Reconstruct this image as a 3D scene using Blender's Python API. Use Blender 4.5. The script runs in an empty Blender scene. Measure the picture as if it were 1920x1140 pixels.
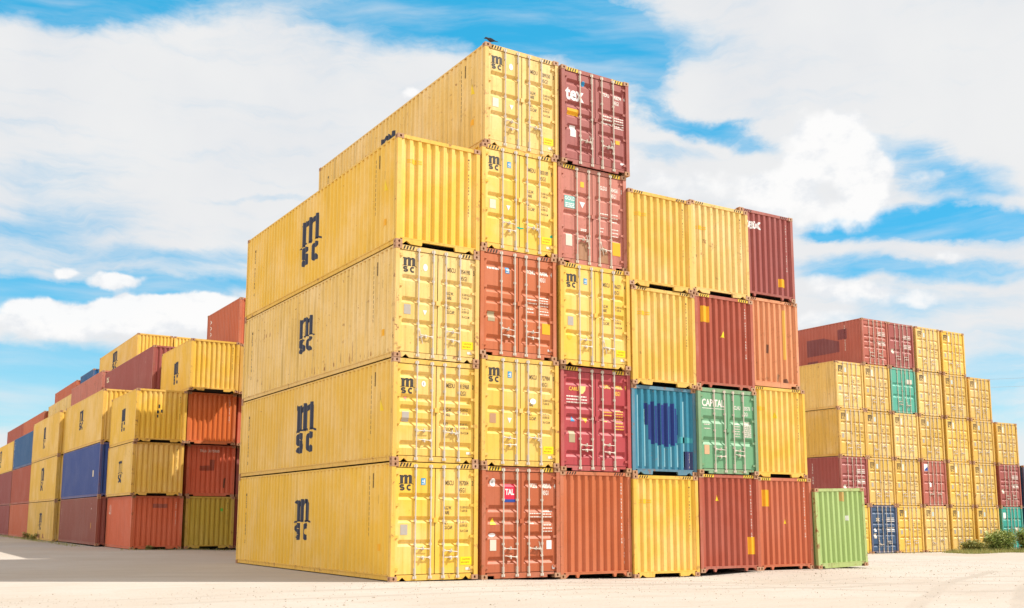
import bpy, bmesh, math, random
from mathutils import Vector, Matrix
random.seed(7)
SC = bpy.context.scene
COL = SC.collection
PI = math.pi

# ------------------------------------------------------------------ camera
cd = bpy.data.cameras.new('camera'); cam = bpy.data.objects.new('camera', cd); COL.objects.link(cam)
YAW, PITCH, ROLL = 0.560803, 0.139770, 0.001339
f_ = Vector((math.sin(YAW)*math.cos(PITCH), math.cos(YAW)*math.cos(PITCH), math.sin(PITCH)))
r_ = Vector((math.cos(YAW), -math.sin(YAW), 0)); u_ = r_.cross(f_)
r2 = math.cos(ROLL)*r_ + math.sin(ROLL)*u_; u2 = -math.sin(ROLL)*r_ + math.cos(ROLL)*u_
M = Matrix((r2, u2, -f_)).transposed().to_4x4(); M.translation = (-10.8197, -22.7193, 1.52217)
cam.matrix_world = M
cd.sensor_width = 36; cd.lens = 1914.965/1920*36; cd.shift_y = (702.212-570)/1920
cd.clip_start = .1; cd.clip_end = 6000
SC.camera = cam

# ------------------------------------------------------------------ sun, sky, exposure
SUN = Vector((0.578, -0.361, 0.731)).normalized()          # towards the sun
sl = bpy.data.lights.new('sun', 'SUN'); so = bpy.data.objects.new('sun', sl); COL.objects.link(so)
so.rotation_euler = (-SUN).to_track_quat('-Z', 'Y').to_euler(); so.location = SUN*60
sl.energy = 4.5; sl.angle = math.radians(.5); sl.color = (1, .94, .84)
SC.view_settings.view_transform = 'Standard'; SC.view_settings.look = 'None'
SC.view_settings.exposure = 0.40; SC.view_settings.gamma = 1

HOLES = [(32.5, 27.4, 13.0, 2.3, -0.16, 1.15), (37.47, 25.92, 4.54, 2.24, -0.59, 0.6), (26.5, 26.6, 9.5, 1.9, -0.07, .75), (7.87, 26.1, 12.5, 1.9, 0.2, 1.05), (42.63, 21.4, 5.67, 0.77, -0.3, 0.75), (40.78, 20.24, 3.33, 0.84, -0.14, 0.4), (39.0, 23.95, 2.77, 1.65, -0.36, 0.45), (54.53, 17.96, 4.04, 1.55, -0.64, 0.55), (57.6, 16.91, 3.27, 1.3, -0.32, 0.4), (54.9, 15.07, 8.11, 0.87, -0.03, 1.0), (57.97, 14.73, 3.64, 0.91, -0.05, 0.6), (51.04, 13.33, 6.83, 0.73, -0.02, 0.5), (56.33, 12.74, 5.85, 0.68, -0.05, 0.5), (50.0, 15.1, 2.47, 0.62, 0.09, 0.6), (6.5, 11.3, 6.2, 1.35, -0.01, 1.35), (13.54, 12.32, 7.44, 1.07, 0.11, 0.8), (6.28, 14.53, 8.05, 1.58, 0.25, 0.42), (7.64, 17.37, 5.45, 1.56, 0.29, 0.2), (12.64, 13.8, 9.48, 0.89, 0.1, 0.45), (16.68, 10.65, 1.71, 1.72, 0.05, 0.4), (6.71, 7.81, 7.86, 1.62, 0.11, 1.0), (5.4, 5.31, 6.57, 1.6, 0.04, 0.75), (8.3, 6.27, 5.24, 1.23, 0.04, 0.4), (18.74, 17.32, 4.78, 0.28, 0.06, 0.35), (57.53, 7.34, 4.74, 2.44, -0.06, 0.45), (53.65, 11.45, 5.59, 0.83, -0.08, 0.3), (58.37, 5.13, 4.19, 2.15, -0.05, 0.4), (52.01, 10.73, 5.21, 0.84, -0.02, 0.25)]
CUM = [(50.21, 19.81, 3.47, 2.3, -0.11, 1.3), (47.85, 18.08, 3.07, 1.7, 0.25, 0.7), (51.93, 17.71, 1.91, 2.18, -0.11, 1.0), (48.93, 16.31, 6.04, 1.4, -0.09, 0.7), (42.85, 18.14, 7.57, 1.56, -0.07, 0.5), (8.08, 10.09, 4.47, 1.23, 0.07, 1.1), (6.53, 10.64, 2.02, 0.94, 0.08, 0.8), (12.79, 10.71, 4.75, 1.35, 0.11, 1.2), (11.42, 11.18, 2.45, 0.84, 0.07, 0.7), (15.53, 11.17, 3.13, 1.03, -0.0, 1.0), (7.94, 12.41, 0.88, 0.43, 0.09, 0.9), (10.43, 12.27, 2.02, 0.66, 0.13, 1.1), (50.98, 12.07, 4.02, 1.07, -0.15, 0.8), (49.26, 10.61, 4.08, 0.86, -0.06, 0.6), (55.85, 13.41, 1.41, 0.54, -0.19, 0.7), (54.91, 17.65, 1.57, 0.65, -0.03, 0.5), (26.22, 23.26, 0.93, 0.5, 0.04, 0.8), (54.7, 11.37, 1.8, 0.66, -0.08, 0.6), (38.63, 19.76, 2.75, 1.42, -0.04, 0.3)]

class NT:
    """small helper for writing node trees"""
    def __init__(s, tree): s.t = tree; s.n = tree.nodes; s.l = tree.links
    def new(s, typ, **kw):
        n = s.n.new(typ)
        for k, v in kw.items():
            if k.startswith('i_'):
                key = k[2:]; key = int(key) if key.isdigit() else key
                s.put(n.inputs[key], v)
            else: setattr(n, k, v)
        return n
    def put(s, sock, v):
        if isinstance(v, bpy.types.NodeSocket): s.l.new(v, sock)
        else: sock.default_value = v
    def math(s, op, a, b=0.0, c=None, clamp=False):
        n = s.n.new('ShaderNodeMath'); n.operation = op; n.use_clamp = clamp
        s.put(n.inputs[0], a); s.put(n.inputs[1], b)
        if c is not None: s.put(n.inputs[2], c)
        return n.outputs[0]
    def mix(s, f, a, b, mode='MIX'):
        n = s.n.new('ShaderNodeMix'); n.data_type = 'RGBA'; n.blend_type = mode
        s.put(n.inputs[0], f); s.put(n.inputs[6], a); s.put(n.inputs[7], b)
        return n.outputs[2]
    def ramp(s, v, a, b, smooth=True):
        n = s.n.new('ShaderNodeMapRange'); n.interpolation_type = 'SMOOTHSTEP' if smooth else 'LINEAR'
        s.put(n.inputs[0], v); n.inputs[1].default_value = a; n.inputs[2].default_value = b
        return n.outputs[0]
    def noise(s, vec, scale, detail=4, rough=.55, dist=0.0, out=0):
        n = s.n.new('ShaderNodeTexNoise'); s.put(n.inputs['Vector'], vec)
        n.inputs['Scale'].default_value = scale; n.inputs['Detail'].default_value = detail
        n.inputs['Roughness'].default_value = rough; n.inputs['Distortion'].default_value = dist
        return n.outputs[out]
    def mapping(s, vec, loc=(0, 0, 0), rot=(0, 0, 0), sc=(1, 1, 1), typ='POINT'):
        n = s.n.new('ShaderNodeMapping'); n.vector_type = typ; s.put(n.inputs[0], vec)
        n.inputs[1].default_value = loc; n.inputs[2].default_value = rot; n.inputs[3].default_value = sc
        return n.outputs[0]

def RGB(r, g, b): return (r, g, b, 1)

def build_world():
    w = bpy.data.worlds.new('World'); SC.world = w; w.use_nodes = True
    N = NT(w.node_tree); N.n.clear()
    tc = N.new('ShaderNodeTexCoord').outputs['Generated']
    sky = N.new('ShaderNodeTexSky'); sky.sky_type = 'NISHITA'; sky.sun_disc = False
    sky.sun_elevation = math.asin(SUN.z); sky.sun_rotation = math.atan2(SUN.x, SUN.y)
    sky.air_density = 1.0; sky.dust_density = .3; sky.ozone_density = 2.0
    hs = N.new('ShaderNodeHueSaturation'); hs.inputs['Hue'].default_value = .488
    hs.inputs['Saturation'].default_value = 1.35; hs.inputs['Value'].default_value = 1.9
    N.l.new(sky.outputs[0], hs.inputs['Color'])
    sep = N.new('ShaderNodeSeparateXYZ'); N.l.new(tc, sep.inputs[0])
    az = N.math('MULTIPLY', N.math('ARCTAN2', sep.outputs[0], sep.outputs[1]), 180/PI)
    el = N.math('MULTIPLY', N.math('ARCSINE', sep.outputs[2]), 180/PI)
    cmb = N.new('ShaderNodeCombineXYZ'); N.l.new(az, cmb.inputs[0]); N.l.new(el, cmb.inputs[1])
    P = cmb.outputs[0]
    def warp(P, sc, amp, stretch=(1, 1, 1), det=5, rough=.6):
        c = N.noise(N.mapping(P, sc=stretch), sc, det, rough, out=1)
        a = N.new('ShaderNodeVectorMath', operation='SUBTRACT', i_0=c, i_1=(.5, .5, .5)).outputs[0]
        b = N.new('ShaderNodeVectorMath', operation='MULTIPLY', i_0=a, i_1=amp).outputs[0]
        return N.new('ShaderNodeVectorMath', operation='ADD', i_0=P, i_1=b).outputs[0]
    def blobs(P, L, grow=1.0):
        tot = None
        for (a, e, sx, sy, rot, amp) in L:
            m = N.mapping(P, (a, e, 0), (0, 0, rot), (sx*grow, sy*grow, 50), 'TEXTURE')
            g = N.new('ShaderNodeTexGradient', gradient_type='SPHERICAL'); N.l.new(m, g.inputs[0])
            sm = N.ramp(g.outputs['Fac'], 0.0, 0.85)
            tot = N.math('MULTIPLY', sm, amp) if tot is None else N.math('MULTIPLY_ADD', sm, amp, tot)
        return tot
    Pw = warp(P, .16, (7, 2.6, 0), (1, 1.5, 1), 6, .6)
    holes = blobs(Pw, HOLES, 1.22)
    wisp = N.noise(N.mapping(warp(P, .1, (6, 5, 0)), (0, 0, 0), (0, 0, .22), (.1, .75, 1)), 1.0, 9, .62)
    tint = N.noise(P, .12, 4, .5)
    dens = N.math('ADD', N.math('SUBTRACT', .96, N.math('MULTIPLY', holes, 1.2)), N.math('MULTIPLY', N.math('SUBTRACT', wisp, .52), 1.25))
    dens = N.math('ADD', dens, N.math('MULTIPLY', N.math('SUBTRACT', tint, .5), .5))
    veil = N.ramp(dens, -.12, .95)
    # scattered wispy clouds everywhere else round the dome
    Pc = warp(P, .5, (1.6, 1.3, 0), (1, 1, 1), 5, .52)
    cum = blobs(Pc, CUM, 1.12)
    fn = N.noise(P, .9, 6, .5)
    cden = N.math('ADD', cum, N.math('MULTIPLY', N.math('SUBTRACT', fn, .5), .9))
    cmask = N.math('MULTIPLY', N.ramp(cden, .24, .80), .97)
    shade = N.noise(N.mapping(P, (3.1, .5, 0), (0, 0, 0), (1, 1.4, 1)), .5, 7, .6)
    wisp2 = N.noise(N.mapping(warp(P, .09, (4, 3, 0), det=2, rough=.4), (5, 2, 0), (0, 0, -.12), (.07, .5, 1)), 1.0, 6, .55)
    veil = N.math('MAXIMUM', veil, N.math('MULTIPLY', N.ramp(wisp2, .40, .78), .62))
    veilcol = N.mix(N.ramp(tint, .3, .7), RGB(7.9, 8.0, 8.2), RGB(8.5, 8.5, 8.5))
    cumcol = N.mix(N.ramp(N.math('ADD', shade, N.math('MULTIPLY', cden, .12)), .42, .66), RGB(8.0, 8.25, 8.6), RGB(9.6, 9.55, 9.5))
    blue = N.mix(.74, hs.outputs[0], N.mix(N.ramp(el, 4.5, 14, False), RGB(3.2, 6.8, 8.2), RGB(.30, 4.7, 8.0)))
    col = N.mix(N.math('MULTIPLY', veil, .985), blue, veilcol)
    col = N.mix(cmask, col, cumcol)
    # sky to the left and behind brightened, added as fill for shaded sides
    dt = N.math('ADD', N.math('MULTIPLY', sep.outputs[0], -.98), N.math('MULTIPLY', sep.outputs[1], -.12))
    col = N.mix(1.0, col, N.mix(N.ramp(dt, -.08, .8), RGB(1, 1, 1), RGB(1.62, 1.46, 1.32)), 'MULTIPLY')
    # below the horizon: plain pale ground light
    col = N.mix(N.ramp(el, -1.5, 0.0), RGB(4.6, 4.3, 3.8), col)
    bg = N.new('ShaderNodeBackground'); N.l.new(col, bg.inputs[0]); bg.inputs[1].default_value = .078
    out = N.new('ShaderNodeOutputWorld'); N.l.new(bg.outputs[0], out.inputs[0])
    w.cycles.sampling_method = 'MANUAL'; w.cycles.sample_map_resolution = 512
build_world()

# ------------------------------------------------------------------ materials
MATS = {}
def paint(name, col, rust=.12, fade=.25, rough=.5, dirt=.35):
    """weathered steel paint; all variation is in object space, shifted per object"""
    if name in MATS: return MATS[name]
    m = bpy.data.materials.new(name); m.use_nodes = True; N = NT(m.node_tree)
    bs = N.n['Principled BSDF']
    tc = N.new('ShaderNodeTexCoord').outputs['Object']
    rnd = N.new('ShaderNodeObjectInfo').outputs['Random']
    off = N.math('MULTIPLY', rnd, 83.0)
    cb = N.new('ShaderNodeCombineXYZ'); N.l.new(off, cb.inputs[0]); N.l.new(off, cb.inputs[1])
    V = N.new('ShaderNodeVectorMath', operation='ADD', i_0=tc, i_1=cb.outputs[0]).outputs[0]
    big = N.noise(V, .55, 4, .6)
    streak = N.noise(N.mapping(V, sc=(9, 9, .35)), 1.0, 5, .6)
    fine = N.noise(V, 14, 5, .65)
    c = RGB(*col)
    light = RGB(*[min(1, x + (1-x)*.30*fade + .05*fade) for x in col])
    dark = RGB(*[x*(1-.5*dirt) for x in col])
    c1 = N.mix(N.math('MULTIPLY', N.ramp(big, .38, .72), fade*2.0, clamp=True), c, light)
    c2 = N.mix(N.math('MULTIPLY', N.ramp(streak, .46, .74), dirt), c1, dark)
    c3 = N.mix(N.math('MULTIPLY', N.ramp(fine, .5, .75), dirt*.45), c2, dark)
    # rust: small chips plus thin runs
    rn = N.noise(V, 5.5, 8, .72)
    rs = N.noise(N.mapping(V, (5, 2, 1), (0, 0, 0), (16, 16, .9)), 1.0, 5, .6)
    patch = N.ramp(N.noise(V, .9, 3, .5), .40, .70)
    t = .70 - .14*rust
    r1 = N.ramp(rn, t, t+.05)
    r2 = N.math('MULTIPLY', N.ramp(rs, .66-.08*rust, .78-.08*rust), .6)
    rr = N.math('MULTIPLY', N.math('MAXIMUM', r1, r2), N.math('ADD', N.math('MULTIPLY', patch, .8), .15), clamp=True)
    rr = N.math('MULTIPLY', rr, min(1, .5+rust))
    rustc = N.mix(fine, RGB(.16, .055, .02), RGB(.33, .13, .05))
    c4 = N.mix(rr, c3, rustc)
    N.l.new(c4, bs.inputs['Base Color'])
    N.put(bs.inputs['Roughness'], N.math('ADD', N.math('MULTIPLY', fine, .22), rough-.08))
    bs.inputs['Specular IOR Level'].default_value = .4
    bp = N.new('ShaderNodeBump'); bp.inputs['Strength'].default_value = .34; bp.inputs['Distance'].default_value = .03
    N.l.new(N.math('ADD', N.noise(V, 1.7, 3, .5), N.math('MULTIPLY', fine, .06)), bp.inputs['Height'])
    N.l.new(bp.outputs[0], bs.inputs['Normal'])
    MATS[name] = m
    return m
def plain(name, col, rough=.6, var=.15, scale=30, metal=0.0):
    if name in MATS: return MATS[name]
    m = bpy.data.materials.new(name); m.use_nodes = True; N = NT(m.node_tree); bs = N.n['Principled BSDF']
    tc = N.new('ShaderNodeTexCoord').outputs['Object']
    n = N.noise(tc, scale, 4, .6)
    N.l.new(N.mix(n, RGB(*[x*(1-var) for x in col]), RGB(*[min(1, x*(1+var)) for x in col])), bs.inputs['Base Color'])
    bs.inputs['Roughness'].default_value = rough; bs.inputs['Metallic'].default_value = metal
    bs.inputs['Specular IOR Level'].default_value = .3
    MATS[name] = m; return m
def worn(name, col, hide=.35):
    """paint lettering worn through in specks: alpha from noise"""
    if name in MATS: return MATS[name]
    m = bpy.data.materials.new(name); m.use_nodes = True; N = NT(m.node_tree); bs = N.n['Principled BSDF']
    tc = N.new('ShaderNodeTexCoord').outputs['Object']
    n = N.noise(tc, 22, 6, .7); n2 = N.noise(tc, 2.0, 3, .6)
    bs.inputs['Base Color'].default_value = RGB(*col); bs.inputs['Roughness'].default_value = .6
    a = N.ramp(N.math('ADD', n, N.math('MULTIPLY', n2, .35)), .38+.22*hide, .5+.22*hide)
    N.l.new(N.math('ADD', N.math('MULTIPLY', a, 1-.25*hide), .12, clamp=True), bs.inputs['Alpha'])
    MATS[name] = m; return m

COLS = {  # body colours (linear)
 'yellow':  (.74, .47, .075), 'yellow_pale': (.76, .52, .15), 'yellow_rich': (.78, .49, .055), 'yellow_dull': (.66, .42, .08),
 'olive':   (.52, .38, .05), 'maroon': (.27, .055, .05), 'tex': (.32, .075, .065), 'pink': (.50, .17, .125),
 'salmon':  (.56, .17, .085), 'brick': (.43, .105, .038), 'crimson': (.40, .045, .055), 'rust_orange': (.50, .13, .042),
 'red':     (.38, .075, .038), 'red_light': (.50, .125, .052), 'peach': (.66, .27, .12), 'teal': (.018, .20, .31),
 'green':   (.13, .33, .17), 'lime': (.36, .50, .17), 'orange': (.62, .15, .03), 'navy': (.030, .070, .27),
 'steel_blue': (.015, .10, .26), 'signal_red': (.62, .13, .06), 'orange_red': (.62, .14, .06), 'brown': (.26, .075, .055),
 'dark_blue': (.03, .075, .16), 'turquoise': (.02, .33, .27), 'sea_green': (.08, .38, .28), 'far_red': (.42, .11, .075),
}
RUST = {'pink': .9, 'peach': .9, 'yellow_pale': .75, 'yellow': .4, 'yellow_dull': .6, 'yellow_rich': .32, 'brick': .4, 'red': .4, 'teal': .7, 'lime': .5, 'orange_red': .3, 'sea_green': .4}
def body(k): return paint('paint_'+k, COLS[k], RUST.get(k, .25), .45 if 'yellow' in k else .2, .5, .75 if k in ('yellow_dull', 'yellow_pale', 'olive', 'teal', 'pink', 'peach') else .55)
def framem(k):
    c = COLS[k]
    return paint('frame_paint_'+k, tuple(.86*x + .14*y for x, y in zip(c, (.42, .17, .09))), min(1, RUST.get(k, .22)+.65), .3, .6, .6)
MC = lambda: paint('casting_paint', (.42, .225, .12), .8, .35, .65, .6)
MG = lambda: plain('gasket_backing_dark', (.03, .03, .026), .8)
MS = lambda: plain('galvanised_steel', (.60, .54, .46), .45, .2, 25)
MD = lambda: plain('dark_bracket_steel', (.20, .165, .13), .6, .3, 20)
MU = lambda: plain('underframe_dark', (.035, .03, .026), .8, .3, 4)
INK = lambda: worn('black_lettering', (.035, .030, .028), .35)
INKF = lambda: worn('faded_brown_lettering', (.13, .085, .035), .55)
INKB = lambda: worn('blue_black_logo_paint', (.022, .030, .062), .2)
WHT = lambda: worn('white_lettering', (.80, .76, .70), .3)
YLT = lambda: worn('yellow_lettering', (.85, .50, .06), .25)

# ------------------------------------------------------------------ mesh helpers
def mesh(name, V, F, smooth=False):
    me = bpy.data.meshes.new(name); me.from_pydata([tuple(v) for v in V], [], F); me.update()
    me.materials.append(None)
    if smooth:
        for p in me.polygons: p.use_smooth = True
    return me
class MB:
    def __init__(s): s.V = []; s.F = []
    def face(s, pts): b = len(s.V); s.V += pts; s.F.append(tuple(range(b, b+len(pts))))
    def box(s, x0, x1, y0, y1, z0, z1):
        b = len(s.V)
        s.V += [(x0, y0, z0), (x1, y0, z0), (x1, y1, z0), (x0, y1, z0), (x0, y0, z1), (x1, y0, z1), (x1, y1, z1), (x0, y1, z1)]
        s.F += [tuple(b+i for i in f) for f in ((0, 3, 2, 1), (4, 5, 6, 7), (0, 1, 5, 4), (1, 2, 6, 5), (2, 3, 7, 6), (3, 0, 4, 7))]
    def prism(s, poly, y0, y1):
        """poly: counter-clockwise list of (x, z) seen from -y"""
        n = len(poly); b = len(s.V)
        s.V += [(x, y0, z) for x, z in poly] + [(x, y1, z) for x, z in poly]
        s.F.append(tuple(b+i for i in range(n))); s.F.append(tuple(b+n+i for i in reversed(range(n))))
        for i in range(n):
            j = (i+1) % n; s.F.append((b+i, b+n+i, b+n+j, b+j))
    def tube(s, pts, r, seg=8, cap=True):
        rings = []
        for i, p in enumerate(pts):
            p = Vector(p); a = Vector(pts[max(0, i-1)]); c = Vector(pts[min(len(pts)-1, i+1)])
            d = (c-a).normalized(); up = Vector((0, 0, 1)) if abs(d.z) < .9 else Vector((1, 0, 0))
            x = d.cross(up).normalized(); y = d.cross(x); rr = r[i] if isinstance(r, (list, tuple)) else r
            rings.append(len(s.V)); s.V += [tuple(p + (x*math.cos(2*PI*k/seg) + y*math.sin(2*PI*k/seg))*rr) for k in range(seg)]
        for a, b in zip(rings, rings[1:]):
            for k in range(seg): s.F.append((a+k, b+k, b+(k+1) % seg, a+(k+1) % seg))
        if cap: s.F.append(tuple(rings[0]+k for k in range(seg))); s.F.append(tuple(rings[-1]+k for k in reversed(range(seg))))
    def done(s, name, smooth=False): return mesh(name, s.V, s.F, smooth)
CACHE = {}
def cached(key, fn):
    if key not in CACHE: CACHE[key] = fn()
    return CACHE[key]
def put(name, me, mat, parent, loc=(0, 0, 0), rot=None, scale=None):
    o = bpy.data.objects.new(name, me); COL.objects.link(o); o.parent = parent; o.location = loc
    if rot: o.rotation_euler = rot
    if scale: o.scale = scale
    if mat:
        o.material_slots[0].link = 'OBJECT'; o.material_slots[0].material = mat
    return o
def root(name, loc, label, cat, group=None, rot=(0, 0, 0)):
    o = bpy.data.objects.new(name, None); COL.objects.link(o); o.location = loc; o.rotation_euler = rot
    o.empty_display_size = .3; o['label'] = label; o['category'] = cat
    if group: o['group'] = group
    return o
def tag(o, label, cat, group=None):
    o['label'] = label; o['category'] = cat
    if group: o['group'] = group
    return o

# ------------------------------------------------------------------ container geometry
W = 2.438
ENDY, ENDD, NE = .026, .055, 9          # blind end: outer plane, depth, number of corrugations
EX0, EX1 = .115, W-.115
SIDEX, SIDED = .010, .046               # side wall: outer plane, depth
SY0 = .15
def end_profile():
    """list of (x, depth) across the blind end"""
    p = (EX1-EX0)/NE; out = [(EX0, 0.0)]
    for i in range(NE):
        a = EX0+i*p
        out += [(a+p*.36, 0.0), (a+p*.54, ENDD), (a+p*.78, ENDD), (a+p, 0.0)]
    out[-1] = (EX1, 0.0)
    return out
def side_profile(L):
    n = round((L-2*SY0)/.272); p = (L-2*SY0)/n; out = [(SY0, 0.0)]
    for i in range(n):
        a = SY0+i*p
        out += [(a+p*.28, 0.0), (a+p*.48, SIDED), (a+p*.80, SIDED), (a+p, 0.0)]
    return out
def lerp_profile(P, x):
    if x <= P[0][0]: return P[0][1]
    for (a, da), (b, db) in zip(P, P[1:]):
        if x <= b: return da + (db-da)*(x-a)/max(1e-9, b-a)
    return P[-1][1]
EP = end_profile()
def end_mesh(H):
    V = []; F = []; z0, z1 = .150, H-.10
    for x, d in EP: V += [(x, ENDY+d, z0), (x, ENDY+d, z1)]
    for i in range(len(EP)-1): F.append((2*i, 2*i+2, 2*i+3, 2*i+1))
    return mesh('end_panel', V, F)
def side_mesh(L, H):
    P = side_profile(L); V = []; F = []; z0, z1 = .14, H-.055
    for y, d in P: V += [(SIDEX+d, y, z0), (SIDEX+d, y, z1)]
    for i in range(len(P)-1): F.append((2*i, 2*i+1, 2*i+3, 2*i+2))
    return mesh('side_panel', V, F)
GROOVES = {3: [(.27, .085), (.49, .085), (.71, .085)],
           5: [(.115, .095), (.37, .095), (.49, .095), (.635, .095), (.88, .095)],
           2: [(.36, .12), (.64, .12)], 4: [(.20, .07), (.42, .07), (.60, .07), (.86, .07)]}
GD = .048; DY = .050                   # groove depth, door face plane
LEAF = ((.124, 1.207), (1.231, 2.300)) # x range of the two leaves
def door_z(H): return .164, H-.143
def groove_profile(H, g):
    z0, z1 = door_z(H); h = z1-z0; out = [(z0, 0.0)]
    for f, hh in sorted(GROOVES[g], key=lambda t: -t[0]):
        c = z1-f*h
        out += [(c-hh, 0.0), (c-hh*.30, GD), (c+hh*.30, GD), (c+hh, 0.0)]
    out.append((z1, 0.0)); return out
def leaf_cols(w): return [(0, 0), (.075, 0), (.115, 1), (w-.115, 1), (w-.075, 0), (w, 0)]
def door_depth(H, g):
    GP = groove_profile(H, g)
    def d(x, z):
        for a, b in LEAF:
            if a <= x <= b:
                u = x-a; w = b-a
                r = max(0, min(1, (min(u, w-u)-.075)/.04))
                return lerp_profile(GP, z)*r
        return 0.0
    return d
def door_mesh(H, g):
    w = LEAF[0][1]-LEAF[0][0]; X = leaf_cols(w); GP = groove_profile(H, g); V = []; F = []
    for x, r in X:
        for z, d in GP: V.append((x, DY+d*r, z))
    n = len(GP)
    for i in range(len(X)-1):
        for j in range(n-1):
            a, b, c, d = i*n+j, (i+1)*n+j, (i+1)*n+j+1, i*n+j+1
            F += [(a, b, c), (a, c, d)] if (i % 2) else [(a, b, d), (b, c, d)]
    # rim of the leaf
    z0, z1 = door_z(H); b = len(V)
    V += [(0, DY, z0), (w, DY, z0), (w, DY, z1), (0, DY, z1), (0, DY+.05, z0), (w, DY+.05, z0), (w, DY+.05, z1), (0, DY+.05, z1)]
    F += [(b, b+4, b+5, b+1), (b+1, b+5, b+6, b+2), (b+2, b+6, b+7, b+3), (b+3, b+7, b+4, b)]
    return mesh('door', V, F)
def sill_polys(style):
    """pieces of the bottom rail of an end, as (x, z) outlines"""
    t = .148
    if style == 'door_tri':
        P = [[(.165, .012), (.24, .012), (.335, .095), (.43, .012), (W-.43, .012), (W-.335, .095), (W-.24, .012), (W-.165, .012), (W-.165, t), (.165, t)]]
    elif style == 'door_box':
        P = [[(.165, .10), (.22, .10), (.22, .03), (.23, .03), (.23, .10), (.40, .10), (.40, .012), (W-.40, .012), (W-.40, .10), (W-.23, .10), (W-.23, .03), (W-.22, .03), (W-.22, .10), (W-.165, .10), (W-.165, t), (.165, t)]]
        P = [[(.165, .085), (.40, .085), (.40, .012), (W-.40, .012), (W-.40, .085), (W-.165, .085), (W-.165, t), (.165, t)]]
    elif style == 'tunnel':
        P = [[(.165, .012), (.20, .012), (.30, .095), (.42, .02), (.73, .012), (.75, .112), (W-.75, .112), (W-.73, .012), (W-.42, .02), (W-.30, .095), (W-.20, .012), (W-.165, .012), (W-.165, t), (.165, t)]]
    elif style == 'gusset':
        P = [[(.165, .012), (.19, .012), (.30, .105), (.52, .105), (.56, .012), (.61, .012), (.65, .105), (W-.65, .105), (W-.61, .012), (W-.56, .012), (W-.52, .105), (W-.30, .105), (W-.19, .012), (W-.165, .012), (W-.165, t), (.165, t)]]
    else:  # plain skirt
        P = [[(.165, .085), (.30, .085), (.33, .012), (W-.33, .012), (W-.30, .085), (W-.165, .085), (W-.165, t), (.165, t)]]
    return P
def frame_mesh(L, H, end, sill):
    m = MB(); e = .003
    # corner posts (between castings)
    for x0, x1 in ((.004, .115), (W-.115, W-.004)):
        m.box(x0, x1, .006, .13, .119, H-.119)
        m.box(x0, x1, L-.13, L-.006, .119, H-.119)
    # top and bottom side rails
    for s in (0, 1):
        a, b = (.016, .075) if not s else (W-.075, W-.016)
        m.box(a, b, .163, L-.163, H-.062, H-.016)
        a, b = (.006, .05) if not s else (W-.05, W-.006)
        m.box(a, b, .163, L-.163, .125, .152)
        a, b = (.022, .06) if not s else (W-.06, W-.022)
        m.box(a, b, .163, L-.163, .022, .125)
    # header and sill
    if end == 'door':
        m.box(.179, W-.179, .036, .11, H-.128, H-.010)
        m.box(.117, .178, .040, .11, H-.128, H-.1195); m.box(W-.178, W-.117, .040, .11, H-.128, H-.1195)
    else:
        m.box(.179, W-.179, .014, .10, H-.105, H-.012)
        m.box(.117, .163, .024, .10, H-.135, H-.1192); m.box(W-.163, W-.117, .024, .10, H-.135, H-.1192)
        m.box(.117, W-.117, .012, .10, .150, .176)
    for P in sill_polys(sill): m.prism([(min(max(x, .179), W-.179), z_) for x, z_ in P], .036 if end == 'door' else .014, .08)
    m.box(.165, W-.165, L-.08, L-.014, .012, .148); m.box(.165, W-.165, L-.09, L-.014, H-.105, H-.012)
    return m.done('frame')
def casting_mesh():
    """corner casting with an oval opening in each upright face"""
    m = MB(); a, b, h = .178, .162, .118
    def facering(o, ux, w, nrm):
        c = [(-w/2, 0), (0, 0), (w/2, 0), (w/2, h/2), (w/2, h), (0, h), (-w/2, h), (-w/2, h/2)]
        base = len(m.V); O = Vector(o); U = Vector(ux); Nn = Vector(nrm)
        for u, z in c: m.V.append(tuple(O+U*u+Vector((0, 0, z))))
        ov = [(-.026, -.020), (0, -.040), (.026, -.020), (.030, 0), (.026, .020), (0, .040), (-.026, .020), (-.030, 0)]
        for u, z in ov: m.V.append(tuple(O+U*u+Vector((0, 0, h/2+z))))
        for u, z in ov: m.V.append(tuple(O+U*u+Vector((0, 0, h/2+z))-Nn*.07))
        for k in range(8):
            j = (k+1) % 8
            m.F.append((base+k, base+j, base+8+j, base+8+k)); m.F.append((base+8+k, base+8+j, base+16+j, base+16+k))
    facering((a/2, 0, 0), (1, 0, 0), a, (0, -1, 0)); facering((a, b/2, 0), (0, 1, 0), b, (1, 0, 0))
    facering((a/2, b, 0), (-1, 0, 0), a, (0, 1, 0)); facering((0, b/2, 0), (0, -1, 0), b, (-1, 0, 0))
    m.face([(0, 0, h), (a, 0, h), (a, b, h), (0, b, h)]); m.face([(0, b, 0), (a, b, 0), (a, 0, 0), (0, 0, 0)])
    m.box(.066, a-.066, .066, b-.066, .004, h-.004)   # dark core seen through the openings
    return m.done('corner_casting')
def rod_mesh(H, hz):
    """one locking rod with its cam keepers and guides, centred on x = 0"""
    m = MB(); y = .016
    m.tube([(0, y, .075), (0, y, H-.045)], .019, 8)
    for z in (.085, H-.095): m.box(-.05, .045, y-.006, y+.030, z-.035, z+.035)
    for z in (.25, H-.25): m.box(-.028, .028, y-.003, DY+.002, z-.10, z+.06)
    z0, z1 = door_z(H)
    for f in (.28, .5, .72): z = z0+(z1-z0)*f; m.box(-.034, .034, y-.002, DY+.002, z-.030, z+.030)
    return m.done('lock_rod')
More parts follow.
